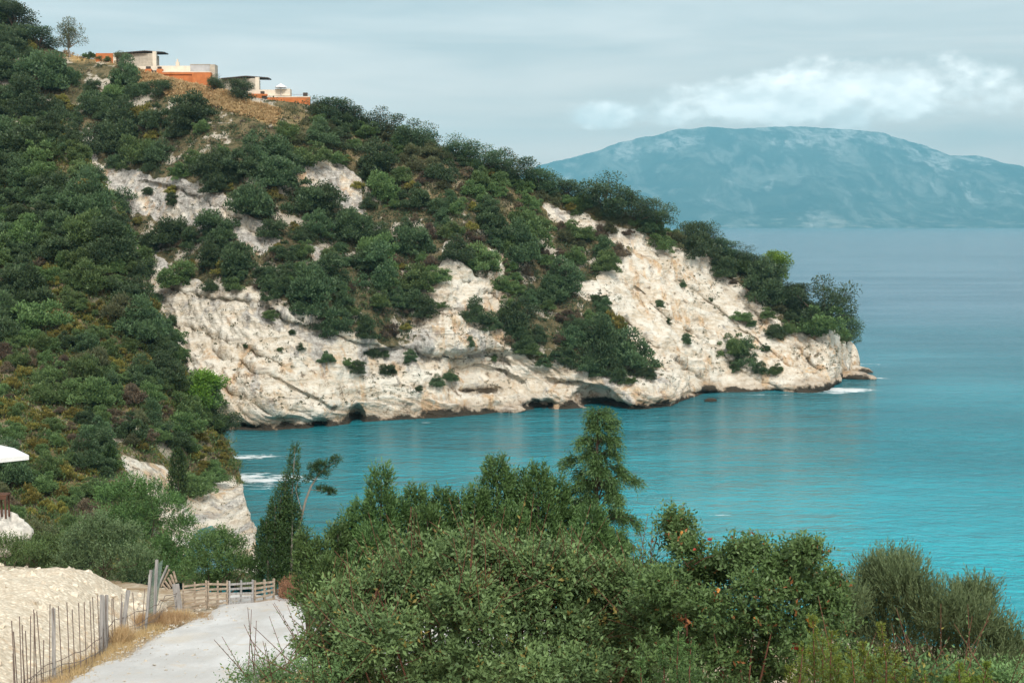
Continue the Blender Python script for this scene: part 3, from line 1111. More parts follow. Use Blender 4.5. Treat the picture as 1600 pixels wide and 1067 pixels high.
def shrub_mesh(name, mat, seed, nl, count, leaf, flat=0.8, up=0.3, asp=0.55, size=(0.30, 0.48), spread=0.62, spiky=0.0):
    """rounded maquis shrub, one metre in radius: overlapping lobes of small leaves"""
    c = Crown(seed)
    r = c.r
    cen, s = lobe_set(r, nl, flat, spread, size)
    # a few leaders stand proud of the dome, a few skirts trail downhill
    ex = max(3, nl // 3)
    a_ = r.random(ex) * 6.28
    q_ = 0.25 + 0.75 * r.random(ex)
    cen = np.concatenate([cen, np.stack([q_ * np.cos(a_), q_ * np.sin(a_), np.where(r.random(ex) < 0.5, 0.15 + 0.2 * r.random(ex), 1.25 * flat - 0.45 * q_ + 0.25 * r.random(ex))], -1)])
    s = np.concatenate([s, 0.13 + 0.14 * r.random(ex)])
    nl = len(s)
    wgt = s ** 1.6
    k = r.choice(nl, count, p=wgt / wgt.sum())
    d = rand_dirs(r, count)
    d[:, 2] = np.abs(d[:, 2]) * 0.85 + d[:, 2] * 0.15
    d = unit(d)
    bump = 1 + 0.22 * pnoise(d * 2.7 + seed) + 0.16 * pnoise(d * 6.0 + k[:, None] * 3.3)
    sh = r.random(count) ** 0.33
    p = cen[k] + d * (s[k] * bump * sh)[:, None] * np.array([1, 1, 0.85])
    low = p[:, 2] < 0.02
    p[low, 2] = r.random(low.sum()) * 0.2
    dirs = unit(d + np.array([0, 0, up]) + 0.75 * rand_dirs(r, count))
    L = leaf * (0.6 + 0.8 * r.random(count)) * (1 + spiky * (r.random(count) > 0.85))
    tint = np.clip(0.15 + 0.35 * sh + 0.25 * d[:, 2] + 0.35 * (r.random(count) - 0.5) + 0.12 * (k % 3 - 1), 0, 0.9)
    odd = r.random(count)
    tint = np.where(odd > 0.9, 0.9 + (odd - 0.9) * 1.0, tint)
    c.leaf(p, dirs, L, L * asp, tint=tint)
    return c.mesh(name, mat)


KINDS = {}
for i in range(7):
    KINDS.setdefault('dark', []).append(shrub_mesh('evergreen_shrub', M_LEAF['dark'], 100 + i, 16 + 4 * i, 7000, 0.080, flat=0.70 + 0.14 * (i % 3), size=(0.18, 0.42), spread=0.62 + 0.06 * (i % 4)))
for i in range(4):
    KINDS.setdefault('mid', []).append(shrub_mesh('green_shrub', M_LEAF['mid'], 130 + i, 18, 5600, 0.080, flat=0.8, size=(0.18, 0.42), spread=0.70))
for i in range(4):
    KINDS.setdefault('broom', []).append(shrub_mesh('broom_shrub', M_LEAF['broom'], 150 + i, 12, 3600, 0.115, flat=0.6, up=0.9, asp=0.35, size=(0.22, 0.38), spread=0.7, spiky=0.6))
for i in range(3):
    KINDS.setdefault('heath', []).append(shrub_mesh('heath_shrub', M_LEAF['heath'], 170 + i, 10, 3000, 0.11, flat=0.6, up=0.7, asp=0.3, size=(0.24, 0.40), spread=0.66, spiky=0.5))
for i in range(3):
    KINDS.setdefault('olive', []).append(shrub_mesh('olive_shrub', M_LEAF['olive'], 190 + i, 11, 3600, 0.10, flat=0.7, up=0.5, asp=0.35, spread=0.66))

NAMES = {'dark': 'evergreen_shrub', 'mid': 'green_shrub', 'broom': 'broom_shrub', 'heath': 'heath_shrub', 'olive': 'grey_green_shrub'}
WORDS = {'dark': 'dark evergreen shrub', 'mid': 'fresh green shrub', 'broom': 'yellowish broom shrub', 'heath': 'brownish dry shrub', 'olive': 'pale olive green shrub'}


def zone_head(u, v):
    sky_ = np.interp(u, S_U, S_V)
    if v > np.interp(u, [300, 640, 960, 1060, 1300], [470, 560, 570, 590, 560]):
        return 'on the left cliff foot' if u < 620 else ('on the cliff foot around the caves' if u < 1000 else 'on the foot of the cape')
    if u > 1080:
        return 'in the bare face of the cape' if is_in(u, v, ROCK) else 'on the wooded top of the cape'
    if v < sky_ + 45:
        if u < 160:
            return 'near the top left corner'
        if u < 345:
            return 'just below the upper house'
        if u < 500:
            return 'just below the lower house'
        return 'on the ridge right of the houses' if u < 760 else 'on the ridge before the island'
    if u < 460:
        if v < 230:
            return 'above the grey rock streak'
        return 'around the grey rock streak' if v < 370 else 'on top of the left cliff'
    if v < sky_ + 110:
        return 'on the upper slope right of the houses' if u < 760 else 'on the upper slope before the island'
    if 440 < u < 680:
        return 'in the thicket above the middle cliff' if v > 400 else 'above the middle thicket'
    if u > 780:
        return 'beside the bare face of the cape' if u > 880 else 'above the cave overhang'
    return 'around the pale rock above the cave'


def zone_hill(u, v):
    side = 'left edge' if u < 110 else ('middle' if u < 220 else 'inlet edge')
    if v < 330:
        return 'at the top of the near hillside'
    if v < 450:
        return f'on the upper near hillside, {side}'
    if v < 560:
        return f'halfway up the near hillside, {side}'
    if v < 660:
        return f'on the lower near hillside, {side}'
    return f'at the near hillside foot, {side}'


ORD = ['zeroth', 'first', 'second', 'third', 'fourth', 'fifth', 'sixth', 'seventh', 'eighth', 'ninth', 'tenth', 'eleventh', 'twelfth', 'thirteenth', 'fourteenth', 'fifteenth', 'sixteenth', 'seventeenth', 'eighteenth', 'nineteenth', 'twentieth']


def ordinal(k):
    if k <= 20:
        return ORD[k]
    tens = ['', '', 'twenty', 'thirty', 'forty', 'fifty', 'sixty'][k // 10]
    return f'{tens}-{ORD[k % 10]}' if k % 10 else tens[:-1] + 'ieth'


def label_shrubs():
    groups = {}
    for (kind, rad, o, zone) in placed:
        groups.setdefault((kind, zone), []).append(o)
    for (kind, zone), lst in groups.items():
        lst.sort(key=lambda q: float(project(np.array(q.location))[0]))
        n = len(lst)
        for k, o in enumerate(lst, 1):
            if n == 1:
                o['label'] = f'the only {WORDS[kind]} {zone}'
            elif k == 1:
                o['label'] = f'leftmost {WORDS[kind]} {zone}'
            elif k == n:
                o['label'] = f'rightmost {WORDS[kind]} {zone}'
            else:
                o['label'] = f'{ordinal(k)} {WORDS[kind]} from the left {zone}'


placed = []


def put_shrub(kind, pos, rad, zone, squash=1.0):
    me = KINDS[kind][int(rng.integers(len(KINDS[kind])))]
    o = add(NAMES[kind], me, None, (pos[0], pos[1], pos[2] - 0.18 * rad), rng.random() * 6.28)
    w = rad * (0.88 + 0.24 * rng.random())
    o.scale = (w, rad * (0.88 + 0.24 * rng.random()), rad * (1.0 + 0.4 * rng.random()) * squash)
    o.rotation_euler[0] = rng.normal() * 0.06
    tag(o, None, 'shrub', f'{WORDS[kind]}s {zone}')
    placed.append((kind, rad, o, zone))
    return o


def is_in(u, v, polys):
    return bool(poly_mask(np.array([u], float), np.array([v], float), polys)[0])


# shrubs on the cliffs, one by one (photo position and half width in photo pixels)
CLIFF_SHRUBS = [(665, 488, 24), (690, 478, 13), (742, 494, 24), (768, 506, 22), (735, 537, 10), (703, 588, 16), (684, 598, 12), (655, 608, 7), (580, 552, 13), (560, 576, 15), (512, 562, 14), (545, 570, 11),
                (605, 578, 15), (598, 555, 10), (425, 490, 15), (470, 545, 8), (437, 548, 6), (1145, 545, 26), (1168, 562, 22), (1150, 574, 14), (1155, 496, 17), (1213, 522, 18), (1212, 578, 14), (1190, 580, 13), (1030, 478, 10),
                (1072, 532, 10), (1026, 570, 10), (962, 584, 16), (988, 594, 12), (1068, 446, 7), (1172, 506, 9), (1195, 545, 9), (772, 560, 8), (470, 500, 10), (1000, 585, 10), (330, 350, 12), (270, 318, 12), (352, 352, 14), (232, 300, 10),
                (820, 545, 20), (805, 520, 22), (385, 540, 6), (640, 560, 12), (455, 520, 7), (1110, 470, 5), (1045, 505, 5)]
for (u, v, r_) in CLIFF_SHRUBS:
    p = on_head(u, v + r_ * 0.55)
    kind = 'dark' if rng.random() < 0.8 else 'mid'
    put_shrub(kind, p, r_ * p[1] / FPX * 1.05, zone_head(u, v))

# shrubs scattered over the vegetated slopes
LIMIT = {'dark': 298, 'mid': 290, 'broom': 260, 'heath': 150, 'olive': 160}
count = {k: sum(1 for q in placed if q[0] == k) for k in LIMIT}


def scatter(n_try, box, test, kind_of, rad_of, ground, zone, gap):
    pts = []
    for _ in range(n_try):
        u = box[0] + rng.random() * (box[1] - box[0])
        v = box[2] + rng.random() * (box[3] - box[2])
        if not test(u, v):
            continue
        r_ = rad_of(u, v)
        ok = True
        for (a, b, c) in pts:
            if (a - u) ** 2 + ((b - v) * 1.25) ** 2 < (gap * (c + r_)) ** 2:
                ok = False
                break
        if not ok:
            continue
        kind = kind_of(u, v)
        if count[kind] >= LIMIT[kind]:
            continue
        pts.append((u, v, r_))
        count[kind] += 1
        p = ground(u, v + r_ * 0.4)
        sc = 0.62 if kind in ('broom', 'heath') else (0.75 if kind == 'olive' else 1.0)
        put_shrub(kind, p, r_ * sc * p[1] / FPX, zone(u, v))
    return pts


def head_test(u, v):
    vs, vw = np.interp(u, S_U, S_V), np.interp(u, W_U, W_V)
    if v < vs + 6 or v > vw - 14:
        return False
    if u < np.interp(v, HILL_EDGE_V, HILL_EDGE_U) - 25 and v > 200:
        return False
    if (u < 185 and u > 62 and v < 104) or (225 < u < 420 and v < vs + 30) or (420 <= u < 500 and v < vs + 36):
        return False
    for dv in (0, 12, 24, 34):
        if is_in(u, v - dv, GRASS):
            return False
    return not is_in(u + 9 * rng.normal(), v + 9 * rng.normal(), ROCK)


def head_kind(u, v):
    x = rng.random()
    if is_in(u, v, DRY):
        return 'olive' if x < 0.38 else ('mid' if x < 0.60 else ('dark' if x < 0.78 else ('broom' if x < 0.90 else 'heath')))
    if u > 1000:
        return 'dark' if x < 0.62 else ('mid' if x < 0.85 else ('olive' if x < 0.95 else 'heath'))
    if 690 < u < 960 and 360 < v < 470:
        return 'dark' if x < 0.6 else ('mid' if x < 0.72 else ('heath' if x < 0.92 else 'olive'))
    return 'dark' if x < 0.80 else ('mid' if x < 0.91 else ('heath' if x < 0.96 else 'broom'))


def head_rad(u, v):
    if is_in(u, v, DRY):
        return 14 + 14 * rng.random()
    return 15 + 28 * rng.random() ** 1.7


def hill_test(u, v):
    ue = np.interp(v, HILL_EDGE_V, HILL_EDGE_U)
    return v > 200 and u < ue - 4 and not is_in(u, v, HROCK) and not is_in(u, v - 22, HROCK[:1]) and not (175 < u < 300 and 698 < v < 800)


def hill_kind(u, v):
    x = rng.random()
    if is_in(u, v, HYEL):
        return 'broom' if x < 0.62 else ('heath' if x < 0.80 else 'mid')
    if v < 420:
        return 'dark' if x < 0.62 else ('mid' if x < 0.93 else 'broom')
    return 'mid' if x < 0.42 else ('dark' if x < 0.66 else ('broom' if x < 0.84 else ('heath' if x < 0.93 else 'olive')))


def hill_rad(u, v):
    return (20 + 28 * rng.random() ** 1.6) * (1.0 if not is_in(u, v, HYEL) else 0.75)


# crowns lining the ridge
for u in np.arange(492, 1312, 13.0):
    uu_ = u + rng.normal() * 5
    v = np.interp(uu_, S_U, S_V) + 7 + 8 * rng.random()
    x = rng.random()
    kind = 'dark' if x < 0.42 else ('mid' if x < 0.72 else 'olive')
    count[kind] += 1
    p = on_head(uu_, v)
    put_shrub(kind, p, (11 + 9 * rng.random()) * p[1] / FPX, zone_head(uu_, v))

a = scatter(4200, (-30, 400, 200, 870), hill_test, hill_kind, hill_rad, on_hill, zone_hill, 0.37)
b = scatter(7000, (-30, 1325, 20, 640), head_test, head_kind, head_rad, on_head, zone_head, 0.39)
label_shrubs()
print('shrubs', len(a), len(b), count)


# uncountable low scrub and tufts between the shrubs
def scrub(name, n, ground_pts, mats_key, seed, size, label, per=18, leaf=0.38):
    c = Crown(seed)
    r = c.r
    k = r.integers(0, len(ground_pts), n)
    base = ground_pts[k] + r.normal(size=(n, 3)) * np.array([0.25, 0.25, 0.0])
    s = size * (0.5 + r.random(n) ** 2 * 1.2)
    ph = r.random(n)
    d = rand_dirs(r, n * per).reshape(n, per, 3)
    d[..., 2] = np.abs(d[..., 2])
    p = base[:, None] + d * (s[:, None] * r.random((n, per)) ** 0.4)[..., None] * np.array([1, 1, 0.8])
    dirs = unit(d + np.array([0, 0, 0.7]) + 0.5 * rand_dirs(r, n * per).reshape(n, per, 3))
    t = np.clip(ph[:, None] * 0.6 + 0.4 * r.random((n, per)), 0, 1)
    L = (leaf * (0.5 + r.random((n, per)))).ravel()
    c.leaf(p.reshape(-1, 3), dirs.reshape(-1, 3), L, L * 0.5, tint=t.ravel())
    o = add(name, c.mesh(name, M_LEAF[mats_key]))
    tag(o, label, 'scrub', kind='stuff')


hu_, hv_ = project(HEAD.reshape(-1, 3))
hz_ = HEAD.reshape(-1, 3)
visible = (hu_ > -40)
rockm = poly_mask(hu_, hv_, ROCK) > 0.5
grassm = poly_mask(hu_, hv_, GRASS) > 0.5
drym = poly_mask(hu_, hv_, DRY) > 0.5
behind = (hu_ < np.interp(hv_, HILL_EDGE_V, HILL_EDGE_U) - 40) & (hv_ > 240)
ok = visible & ~rockm & ~grassm & ~behind
scrub('dark_scrub', 3400, hz_[ok & ~drym], 'dark', 301, 1.15, 'low dark green scrub between the headland shrubs')
scrub('dry_scrub', 1300, hz_[ok & drym], 'olive', 302, 0.9, 'low olive scrub on the dry upper headland slope')
scrub('brown_scrub', 700, hz_[ok], 'heath', 303, 0.7, 'brown dry undergrowth on the headland')
scrub('ledge_plants', 900, hz_[visible & rockm & ~behind & (hz_[:, 2] > 4) & (fbm(hz_, 9.0, 3, off=40) > 0.08)], 'olive', 304, 0.42, 'scattered small plants on the cliff ledges', per=16, leaf=0.24)
scrub('dry_grass', 2600, hz_[visible & grassm], 'straw', 305, 0.40, 'dry yellow grass below the orange houses', per=12, leaf=0.4)
nu_, nv_ = project(HILL.reshape(-1, 3))
nz_ = HILL.reshape(-1, 3)
hrock = poly_mask(nu_, nv_, HROCK) > 0.5
nvis = (nu_ > -30)
scrub('green_scrub', 4200, nz_[nvis & ~hrock], 'mid', 306, 0.95, 'low green scrub between shrubs on the near hillside', leaf=0.30)
scrub('yellow_scrub', 2400, nz_[nvis & ~hrock & (fbm(nz_, 14.0, 3, off=50) > -0.05)], 'broom', 307, 0.6, 'low yellow broom scrub on the near hillside', leaf=0.28)
scrub('brown_undergrowth', 800, nz_[nvis & ~hrock], 'heath', 308, 0.55, 'brown undergrowth on the near hillside', leaf=0.28)
scrub('rock_plants', 90, nz_[nvis & hrock], 'olive', 309, 0.3, 'tiny plants on the pale rock by the inlet', per=12, leaf=0.16)


# ------------------------------------------------------------------ trees on the skyline and by the inlet
def small_tree(seed, mat, bark, nl=7, spread=0.42, flat=0.25, leafn=6500, leaf=0.075, lean=0.0, low=0.38):
    """one metre tall tree, returned as (trunk mesh, crown mesh)"""
    c = Crown(seed)
    r = c.r
    tb = MB()
    top = np.array([lean * 0.4, 0, low])
    n = 6
    tr = np.array([[lean * 0.4 * t + 0.02 * math.sin(5 * t), 0.015 * math.cos(4 * t), -0.06 + (low + 0.06) * t] for t in np.linspace(0, 1, n)])
    tb.tube(tr, np.linspace(0.035, 0.022, n), 7)
    cen = []
    for k in range(nl):
        a = 2 * math.pi * (k / nl) + r.random() * 0.7
        rad = spread * (0.35 + 0.65 * r.random()) if k else 0.05
        h = low + 0.14 + flat * r.random() ** 0.8 + (0.14 if k == 0 else 0) - 0.12 * rad
        e = np.array([lean + rad * math.cos(a), rad * math.sin(a), h])
        cen.append(e)
        m_ = top * 0.45 + e * 0.55 + r.normal(size=3) * 0.02
        tb.tube(np.array([top, m_, e]), [0.019, 0.012, 0.005], 5)
    cen = np.array(cen)
    s = 0.15 + 0.11 * r.random(nl)
    k = r.integers(0, nl, leafn)
    d = rand_dirs(r, leafn)
    sh = r.random(leafn) ** 0.4
    bump = 1 + 0.35 * pnoise(d * 2.3 + k[:, None] * 5.1)
    p = cen[k] + d * (s[k] * sh * bump)[:, None] * np.array([1.15, 1.15, 0.72])
    dirs = unit(d + 0.7 * rand_dirs(r, leafn) + np.array([0, 0, 0.3]))
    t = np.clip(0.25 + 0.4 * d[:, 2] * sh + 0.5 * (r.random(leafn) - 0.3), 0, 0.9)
    L = leaf * 0.5 * (0.6 + 0.8 * r.random(leafn))
    c.leaf(p, dirs, L, L * 0.55, tint=t)
    tm = make_mesh('trunk', np.concatenate(tb.v), np.concatenate(tb.f), mats=[bark], smooth_shade=True)
    return tm, c.mesh('crown', mat)


TREES = {
    'oak': [small_tree(400 + i, M_LEAF['dark'], M_BARK, nl=20, spread=0.46, flat=0.56, low=0.0) for i in range(4)],
    'wide': [small_tree(410 + i, M_LEAF['dark'], M_BARK, nl=20, spread=0.58, flat=0.50, low=0.06, lean=0.06) for i in range(3)],
    'olive': [small_tree(420 + i, M_LEAF['olive'], M_PALE, nl=12, spread=0.32, flat=0.42, low=0.24, leafn=4200, leaf=0.06) for i in range(2)],
    'pine': [small_tree(430, M_LEAF['pine'], M_BARK, nl=18, spread=0.36, flat=0.62, low=0.04, leafn=7000, leaf=0.085)],
}


def put_tree(kind, idx, pos, h, label, name='tree', group=None, wide=1.0, rot=None):
    tm, cm = TREES[kind][idx % len(TREES[kind])]
    e = empty(name, (pos[0], pos[1], pos[2]), rng.random() * 6.28 if rot is None else rot)
    e.scale = (h * wide, h * wide, h)
    tag(e, label, 'tree', group)
    add('trunk', tm, e)
    add('crown', cm, e)
    return e


def tree_px(kind, idx, u, vb, hpx, label, ground=on_head, **kw):
    p = ground(u, vb)
    return put_tree(kind, idx, p, hpx * p[1] / FPX, label, **kw)


for (u_, v_, r_) in [(132, 92, 7), (146, 92, 9), (158, 94, 8), (170, 97, 6)]:
    p = on_head(u_, v_)
    put_shrub('mid', p, r_ * p[1] / FPX, 'beside the lone tree on the skyline')
label_shrubs()

SKY_TREES = [
    ('olive', 0, 114, 84, 54, 0.9, 'slender grey-green tree standing alone in dry grass on the skyline', 'olive_tree'),
    ('oak', 0, 28, 46, 52, 1.2, 'leftmost tall dark tree on the skyline', 'oak_tree'),
    ('oak', 1, 66, 72, 40, 1.2, 'dark tree between the leftmost skyline tree and the lone slender tree', 'oak_tree'),
    ('oak', 2, 2, 30, 45, 1.2, 'dark tree at the top left corner of the skyline', 'oak_tree'),
    ('oak', 0, 252, 146, 26, 1.4, 'small dark tree in the dry grass below the orange terrace wall', 'oak_tree'),
    ('oak', 1, 374, 150, 38, 0.95, 'dark tree in front of the lower stone house', 'oak_tree'),
    ('olive', 1, 190, 108, 30, 0.8, 'small grey tree in front of the upper stone house', 'olive_tree'),
    ('oak', 2, 336, 136, 22, 1.0, 'small tree between the two orange terrace walls', 'oak_tree'),
    ('oak', 0, 516, 186, 42, 1.3, 'dark round tree just right of the lower house on the skyline', 'oak_tree'),
    ('oak', 1, 548, 196, 40, 1.1, 'second dark tree right of the lower house on the skyline', 'oak_tree'),
    ('wide', 0, 596, 210, 46, 1.0, 'ragged oak on the skyline left of the flat-topped oak', 'oak_tree'),
    ('wide', 1, 650, 228, 46, 1.25, 'flat-topped oak on the skyline with sky showing under its crown', 'oak_tree'),
    ('oak', 2, 715, 250, 44, 1.2, 'oak on the skyline right of the gap in the ridge trees', 'oak_tree'),
    ('wide', 0, 752, 262, 40, 1.2, 'small oak on the skyline left of the broad grey oak', 'oak_tree'),
    ('wide', 1, 795, 278, 50, 1.25, 'broad grey oak on the skyline beside the left end of the far island', 'oak_tree'),
    ('oak', 0, 845, 296, 44, 1.2, 'skyline oak right of the broad grey oak', 'oak_tree'),
    ('oak', 1, 885, 308, 36, 1.2, 'low oak on the skyline left of the tallest domed oak', 'oak_tree'),
    ('oak', 2, 948, 326, 62, 1.25, 'tallest domed oak on the ridge against the far island', 'oak_tree'),
    ('wide', 0, 990, 344, 50, 1.1, 'oak right beside the tallest domed oak', 'oak_tree'),
    ('wide', 1, 1020, 352, 46, 1.0, 'thin-crowned oak on the ridge before the light gap', 'oak_tree'),
    ('oak', 0, 1092, 380, 44, 1.15, 'dark oak on the ridge just above the bare white face', 'oak_tree'),
    ('oak', 1, 1128, 396, 34, 1.2, 'oak stepping down the seaward ridge against the water', 'oak_tree'),
    ('oak', 2, 1165, 418, 36, 1.2, 'second oak stepping down the seaward ridge', 'oak_tree'),
    ('pine', 0, 1208, 434, 50, 1.0, 'light green pine on the seaward ridge', 'pine_tree'),
    ('oak', 1, 1240, 470, 40, 1.3, 'dark oak between the light green pine and the cape tree', 'oak_tree'),
    ('wide', 0, 1288, 508, 84, 0.85, 'tall dark tree standing out at the cape', 'oak_tree'),
    ('oak', 0, 1322, 530, 52, 0.85, 'last dark tree at the tip of the cape overhanging the sea', 'oak_tree'),
]
for (k, i, u, vb, hp, wd, lab, nm) in SKY_TREES:
    tree_px(k, i, u, vb + 5, hp + 6, lab, name=nm, wide=wd, group='trees along the headland skyline')
tree_px('pine', 0, 318, 650, 82, 'bright green young pine at the edge of the inlet', ground=on_hill, name='pine_tree', wide=0.95)
tree_px('oak', 2, 350, 674, 48, 'dark tree hanging over the inner cove below the bright pine', ground=on_hill, name='oak_tree', wide=1.2)

# ------------------------------------------------------------------ foreground ground, road, gravel bank
def ground_z(x, y):
    x, y = np.asarray(x, float), np.asarray(y, float)
    z = np.interp(y, [-20, 0, 6, 14, 22, 28, 34, 42, 48, 54, 64, 90, 130, 170], [35.2, 34.4, 31.0, 26.6, 25.5, 25.3, 24.9, 23.75, 22.82, 22.4, 21.8, 14.0, 7.0, 5.0])
    # the bank breaks off towards the sea on the right
    brk = np.interp(x, [-40, -16, -12, -9, -6, 0, 6, 30, 60], [60, 55, 52.5, 51.2, 50.2, 47, 43.5, 34, 34])
    over = np.clip(y - brk, 0, None)
    drop = over * np.interp(x, [-40, -18, -11], [0.1, 0.45, 1.15])
    z = z - drop
    return np.maximum(z, -3.0)


def bank_z(x, y):
    """gravel mound left of the fence"""
    x, y = np.asarray(x, float), np.asarray(y, float)
    a = smooth(-11.45, -14.6, x)
    b = smooth(24, 33, y) * smooth(52.5, 46.0, y + 0.35 * (x + 14))
    return a * b * (1.05 + 0.55 * smooth(34, 45, y))


M_ROAD = None


def build_ground():
    xs = np.concatenate([np.linspace(-70, -22, 40), np.arange(-21.8, 4, 0.3), np.linspace(4.4, 60, 60)])
    ys = np.concatenate([np.linspace(-20, 26, 60), np.arange(26.2, 60, 0.3), np.linspace(60.6, 150, 70)])
    X, Y = np.meshgrid(xs, ys)
    Z = ground_z(X, Y) - 0.06
    q = np.stack([X.ravel(), Y.ravel(), np.zeros(X.size)], -1)
    Z = Z + (fbm(q, 6.0, 4) * 0.16 + fbm(q, 0.9, 3, off=3) * 0.05).reshape(Z.shape) - 0.10
    m = Mat('dry_earth')
    p = m.pos()
    n = m.noise(0.9, p, 6, 0.68)
    c = m.mix(m.rng(n, 0.36, 0.62), (0.30, 0.205, 0.115), (0.56, 0.475, 0.36))
    c = m.mix(m.rng(m.noise(4.5, p, 4, 0.7), 0.55, 0.68, 0, 0.7), c, (0.66, 0.60, 0.50))
    mat = m.principled(c, 0.95, 0.1, m.bump(m.noise(6.0, p, 4, 0.7), 0.6, 0.06))
    me = make_mesh('ground', np.stack([X, Y, Z], -1).reshape(-1, 3), grid_faces(len(ys), len(xs)), smooth_shade=True, mats=[mat])
    tag(add('ground', me), 'dry earthy bank in the foreground', 'ground', kind='structure')
    # road: white crushed limestone track with uneven verges
    yy = np.arange(22, 50.6, 0.16)
    tt = np.linspace(0, 1, 90)
    left = -10.95 + 0.0 * yy + 0.35 * pnoise(np.stack([yy * 0.35, yy * 0, yy * 0], -1)) + 0.16 * pnoise(np.stack([yy * 1.6, yy * 0 + 4, yy * 0], -1)) + 0.30 * smooth(43, 47.5, yy)
    right = np.interp(yy, [22, 31.5, 33.5, 36, 38, 51], [-9.5, -8.2, -6.2, -4.6, 2.5, 2.0]) + 0.3 * pnoise(np.stack([yy * 0.7, yy * 0 + 9, yy * 0], -1))
    X = left[:, None] + (right - left)[:, None] * tt[None, :]
    Y = np.repeat(yy[:, None], len(tt), 1)
    q = np.stack([X.ravel(), Y.ravel(), np.zeros(X.size)], -1)
    edge = (np.minimum(tt, 1 - tt) * 20).clip(0, 1)[None, :]
    Z = ground_z(X, Y) + 0.05 + (fbm(q, 5.0, 3) * 0.07 + fbm(q, 0.7, 3, off=5) * 0.018).reshape(X.shape) + (edge - 1) * 0.30
    m = Mat('white_track')
    p = m.pos()
    n = m.noise(0.55, p, 6, 0.62, stretch=(1.0, 0.45, 1.0))
    c = m.mix(m.rng(n, 0.34, 0.64), (0.52, 0.505, 0.48), (0.66, 0.65, 0.63))
    c = m.mix(m.rng(m.noise(0.20, p, 5, 0.6, loc=(4, 4, 0)), 0.52, 0.64, 0, 0.55), c, (0.60, 0.53, 0.43))
    rut = m.noise(1.3, p, 3, 0.5, stretch=(1.0, 0.07, 1.0), rot=(0, 0, R(-9)), dist=0.3)
    c = m.mix(m.rng(rut, 0.50, 0.64, 0, 0.42), c, (0.50, 0.475, 0.43))
    c = m.mix(m.rng(m.noise(0.9, p, 5, 0.7, loc=(1, 8, 0)), 0.56, 0.68, 0, 0.5), c, (0.56, 0.46, 0.34))
    c = m.mix(m.rng(m.noise(9.0, p, 3, 0.7), 0.60, 0.72, 0, 0.5), c, (0.33, 0.30, 0.26))
    mat = m.principled(c, 0.9, 0.15, m.bump(m.noise(5.0, p, 5, 0.7), 0.5, 0.05))
    me = make_mesh('track', np.stack([X, Y, Z], -1).reshape(-1, 3), grid_faces(len(yy), len(tt)), smooth_shade=True, mats=[mat])
    tag(add('road', me), 'white crushed stone track leading to the pallet fence', 'road', kind='structure')
    # gravel bank
    xs = np.arange(-26, -11.2, 0.11)
    ys = np.arange(24, 54, 0.13)
    X, Y = np.meshgrid(xs, ys)
    q = np.stack([X.ravel(), Y.ravel(), np.zeros(X.size)], -1)
    B = bank_z(X, Y)
    rel = (fbm(q, 2.6, 4, 0.55) * 0.26 + fbm(q, 0.45, 3, 0.6, ridged=True, off=2) * 0.05).reshape(X.shape)
    Z = ground_z(X, Y) + B + rel * (B / 1.2) - 0.12 * (B < 0.12) - 0.10
    m = Mat('gravel')
    p = m.pos()
    vor = m.node('ShaderNodeTexVoronoi', inp={'Scale': 8.0})
    m.link(p, vor.inputs['Vector'])
    cs = m.node('ShaderNodeSeparateXYZ')
    m.link(vor.outputs['Color'], cs.inputs[0])
    c = m.mix(cs.outputs[0], (0.58, 0.49, 0.37), (0.86, 0.775, 0.63))
    c = m.mix(m.rng(vor.outputs['Distance'], 0.25, 0.55, 0, 0.5), c, (0.50, 0.41, 0.30))
    c = m.mix(m.rng(m.noise(0.7, p, 5, 0.65), 0.56, 0.66, 0, 0.55), c, (0.52, 0.36, 0.22))
    h = m.mth('SUBTRACT', m.mth('MULTIPLY', m.noise(3.0, p, 5, 0.7), 0.8), vor.outputs['Distance'])
    mat = m.principled(c, 0.95, 0.1, m.bump(h, 0.6, 0.07))
    me = make_mesh('gravel_bank', np.stack([X, Y, Z], -1).reshape(-1, 3), grid_faces(len(ys), len(xs)), smooth_shade=True, mats=[mat])
    tag(add('gravel_bank', me), 'mound of pale gravel behind the stake fence', 'gravel bank', kind='structure')
    return mat


M_GRAVEL = build_ground()

_ico_v = None


def ico(sub=1):
    import bmesh
    bm = bmesh.new()
    bmesh.ops.create_icosphere(bm, subdivisions=sub, radius=1.0)
    v = np.array([q.co[:] for q in bm.verts])
    f = np.array([[l.index for l in fc.verts] for fc in bm.faces])
    bm.free()
    return v, f


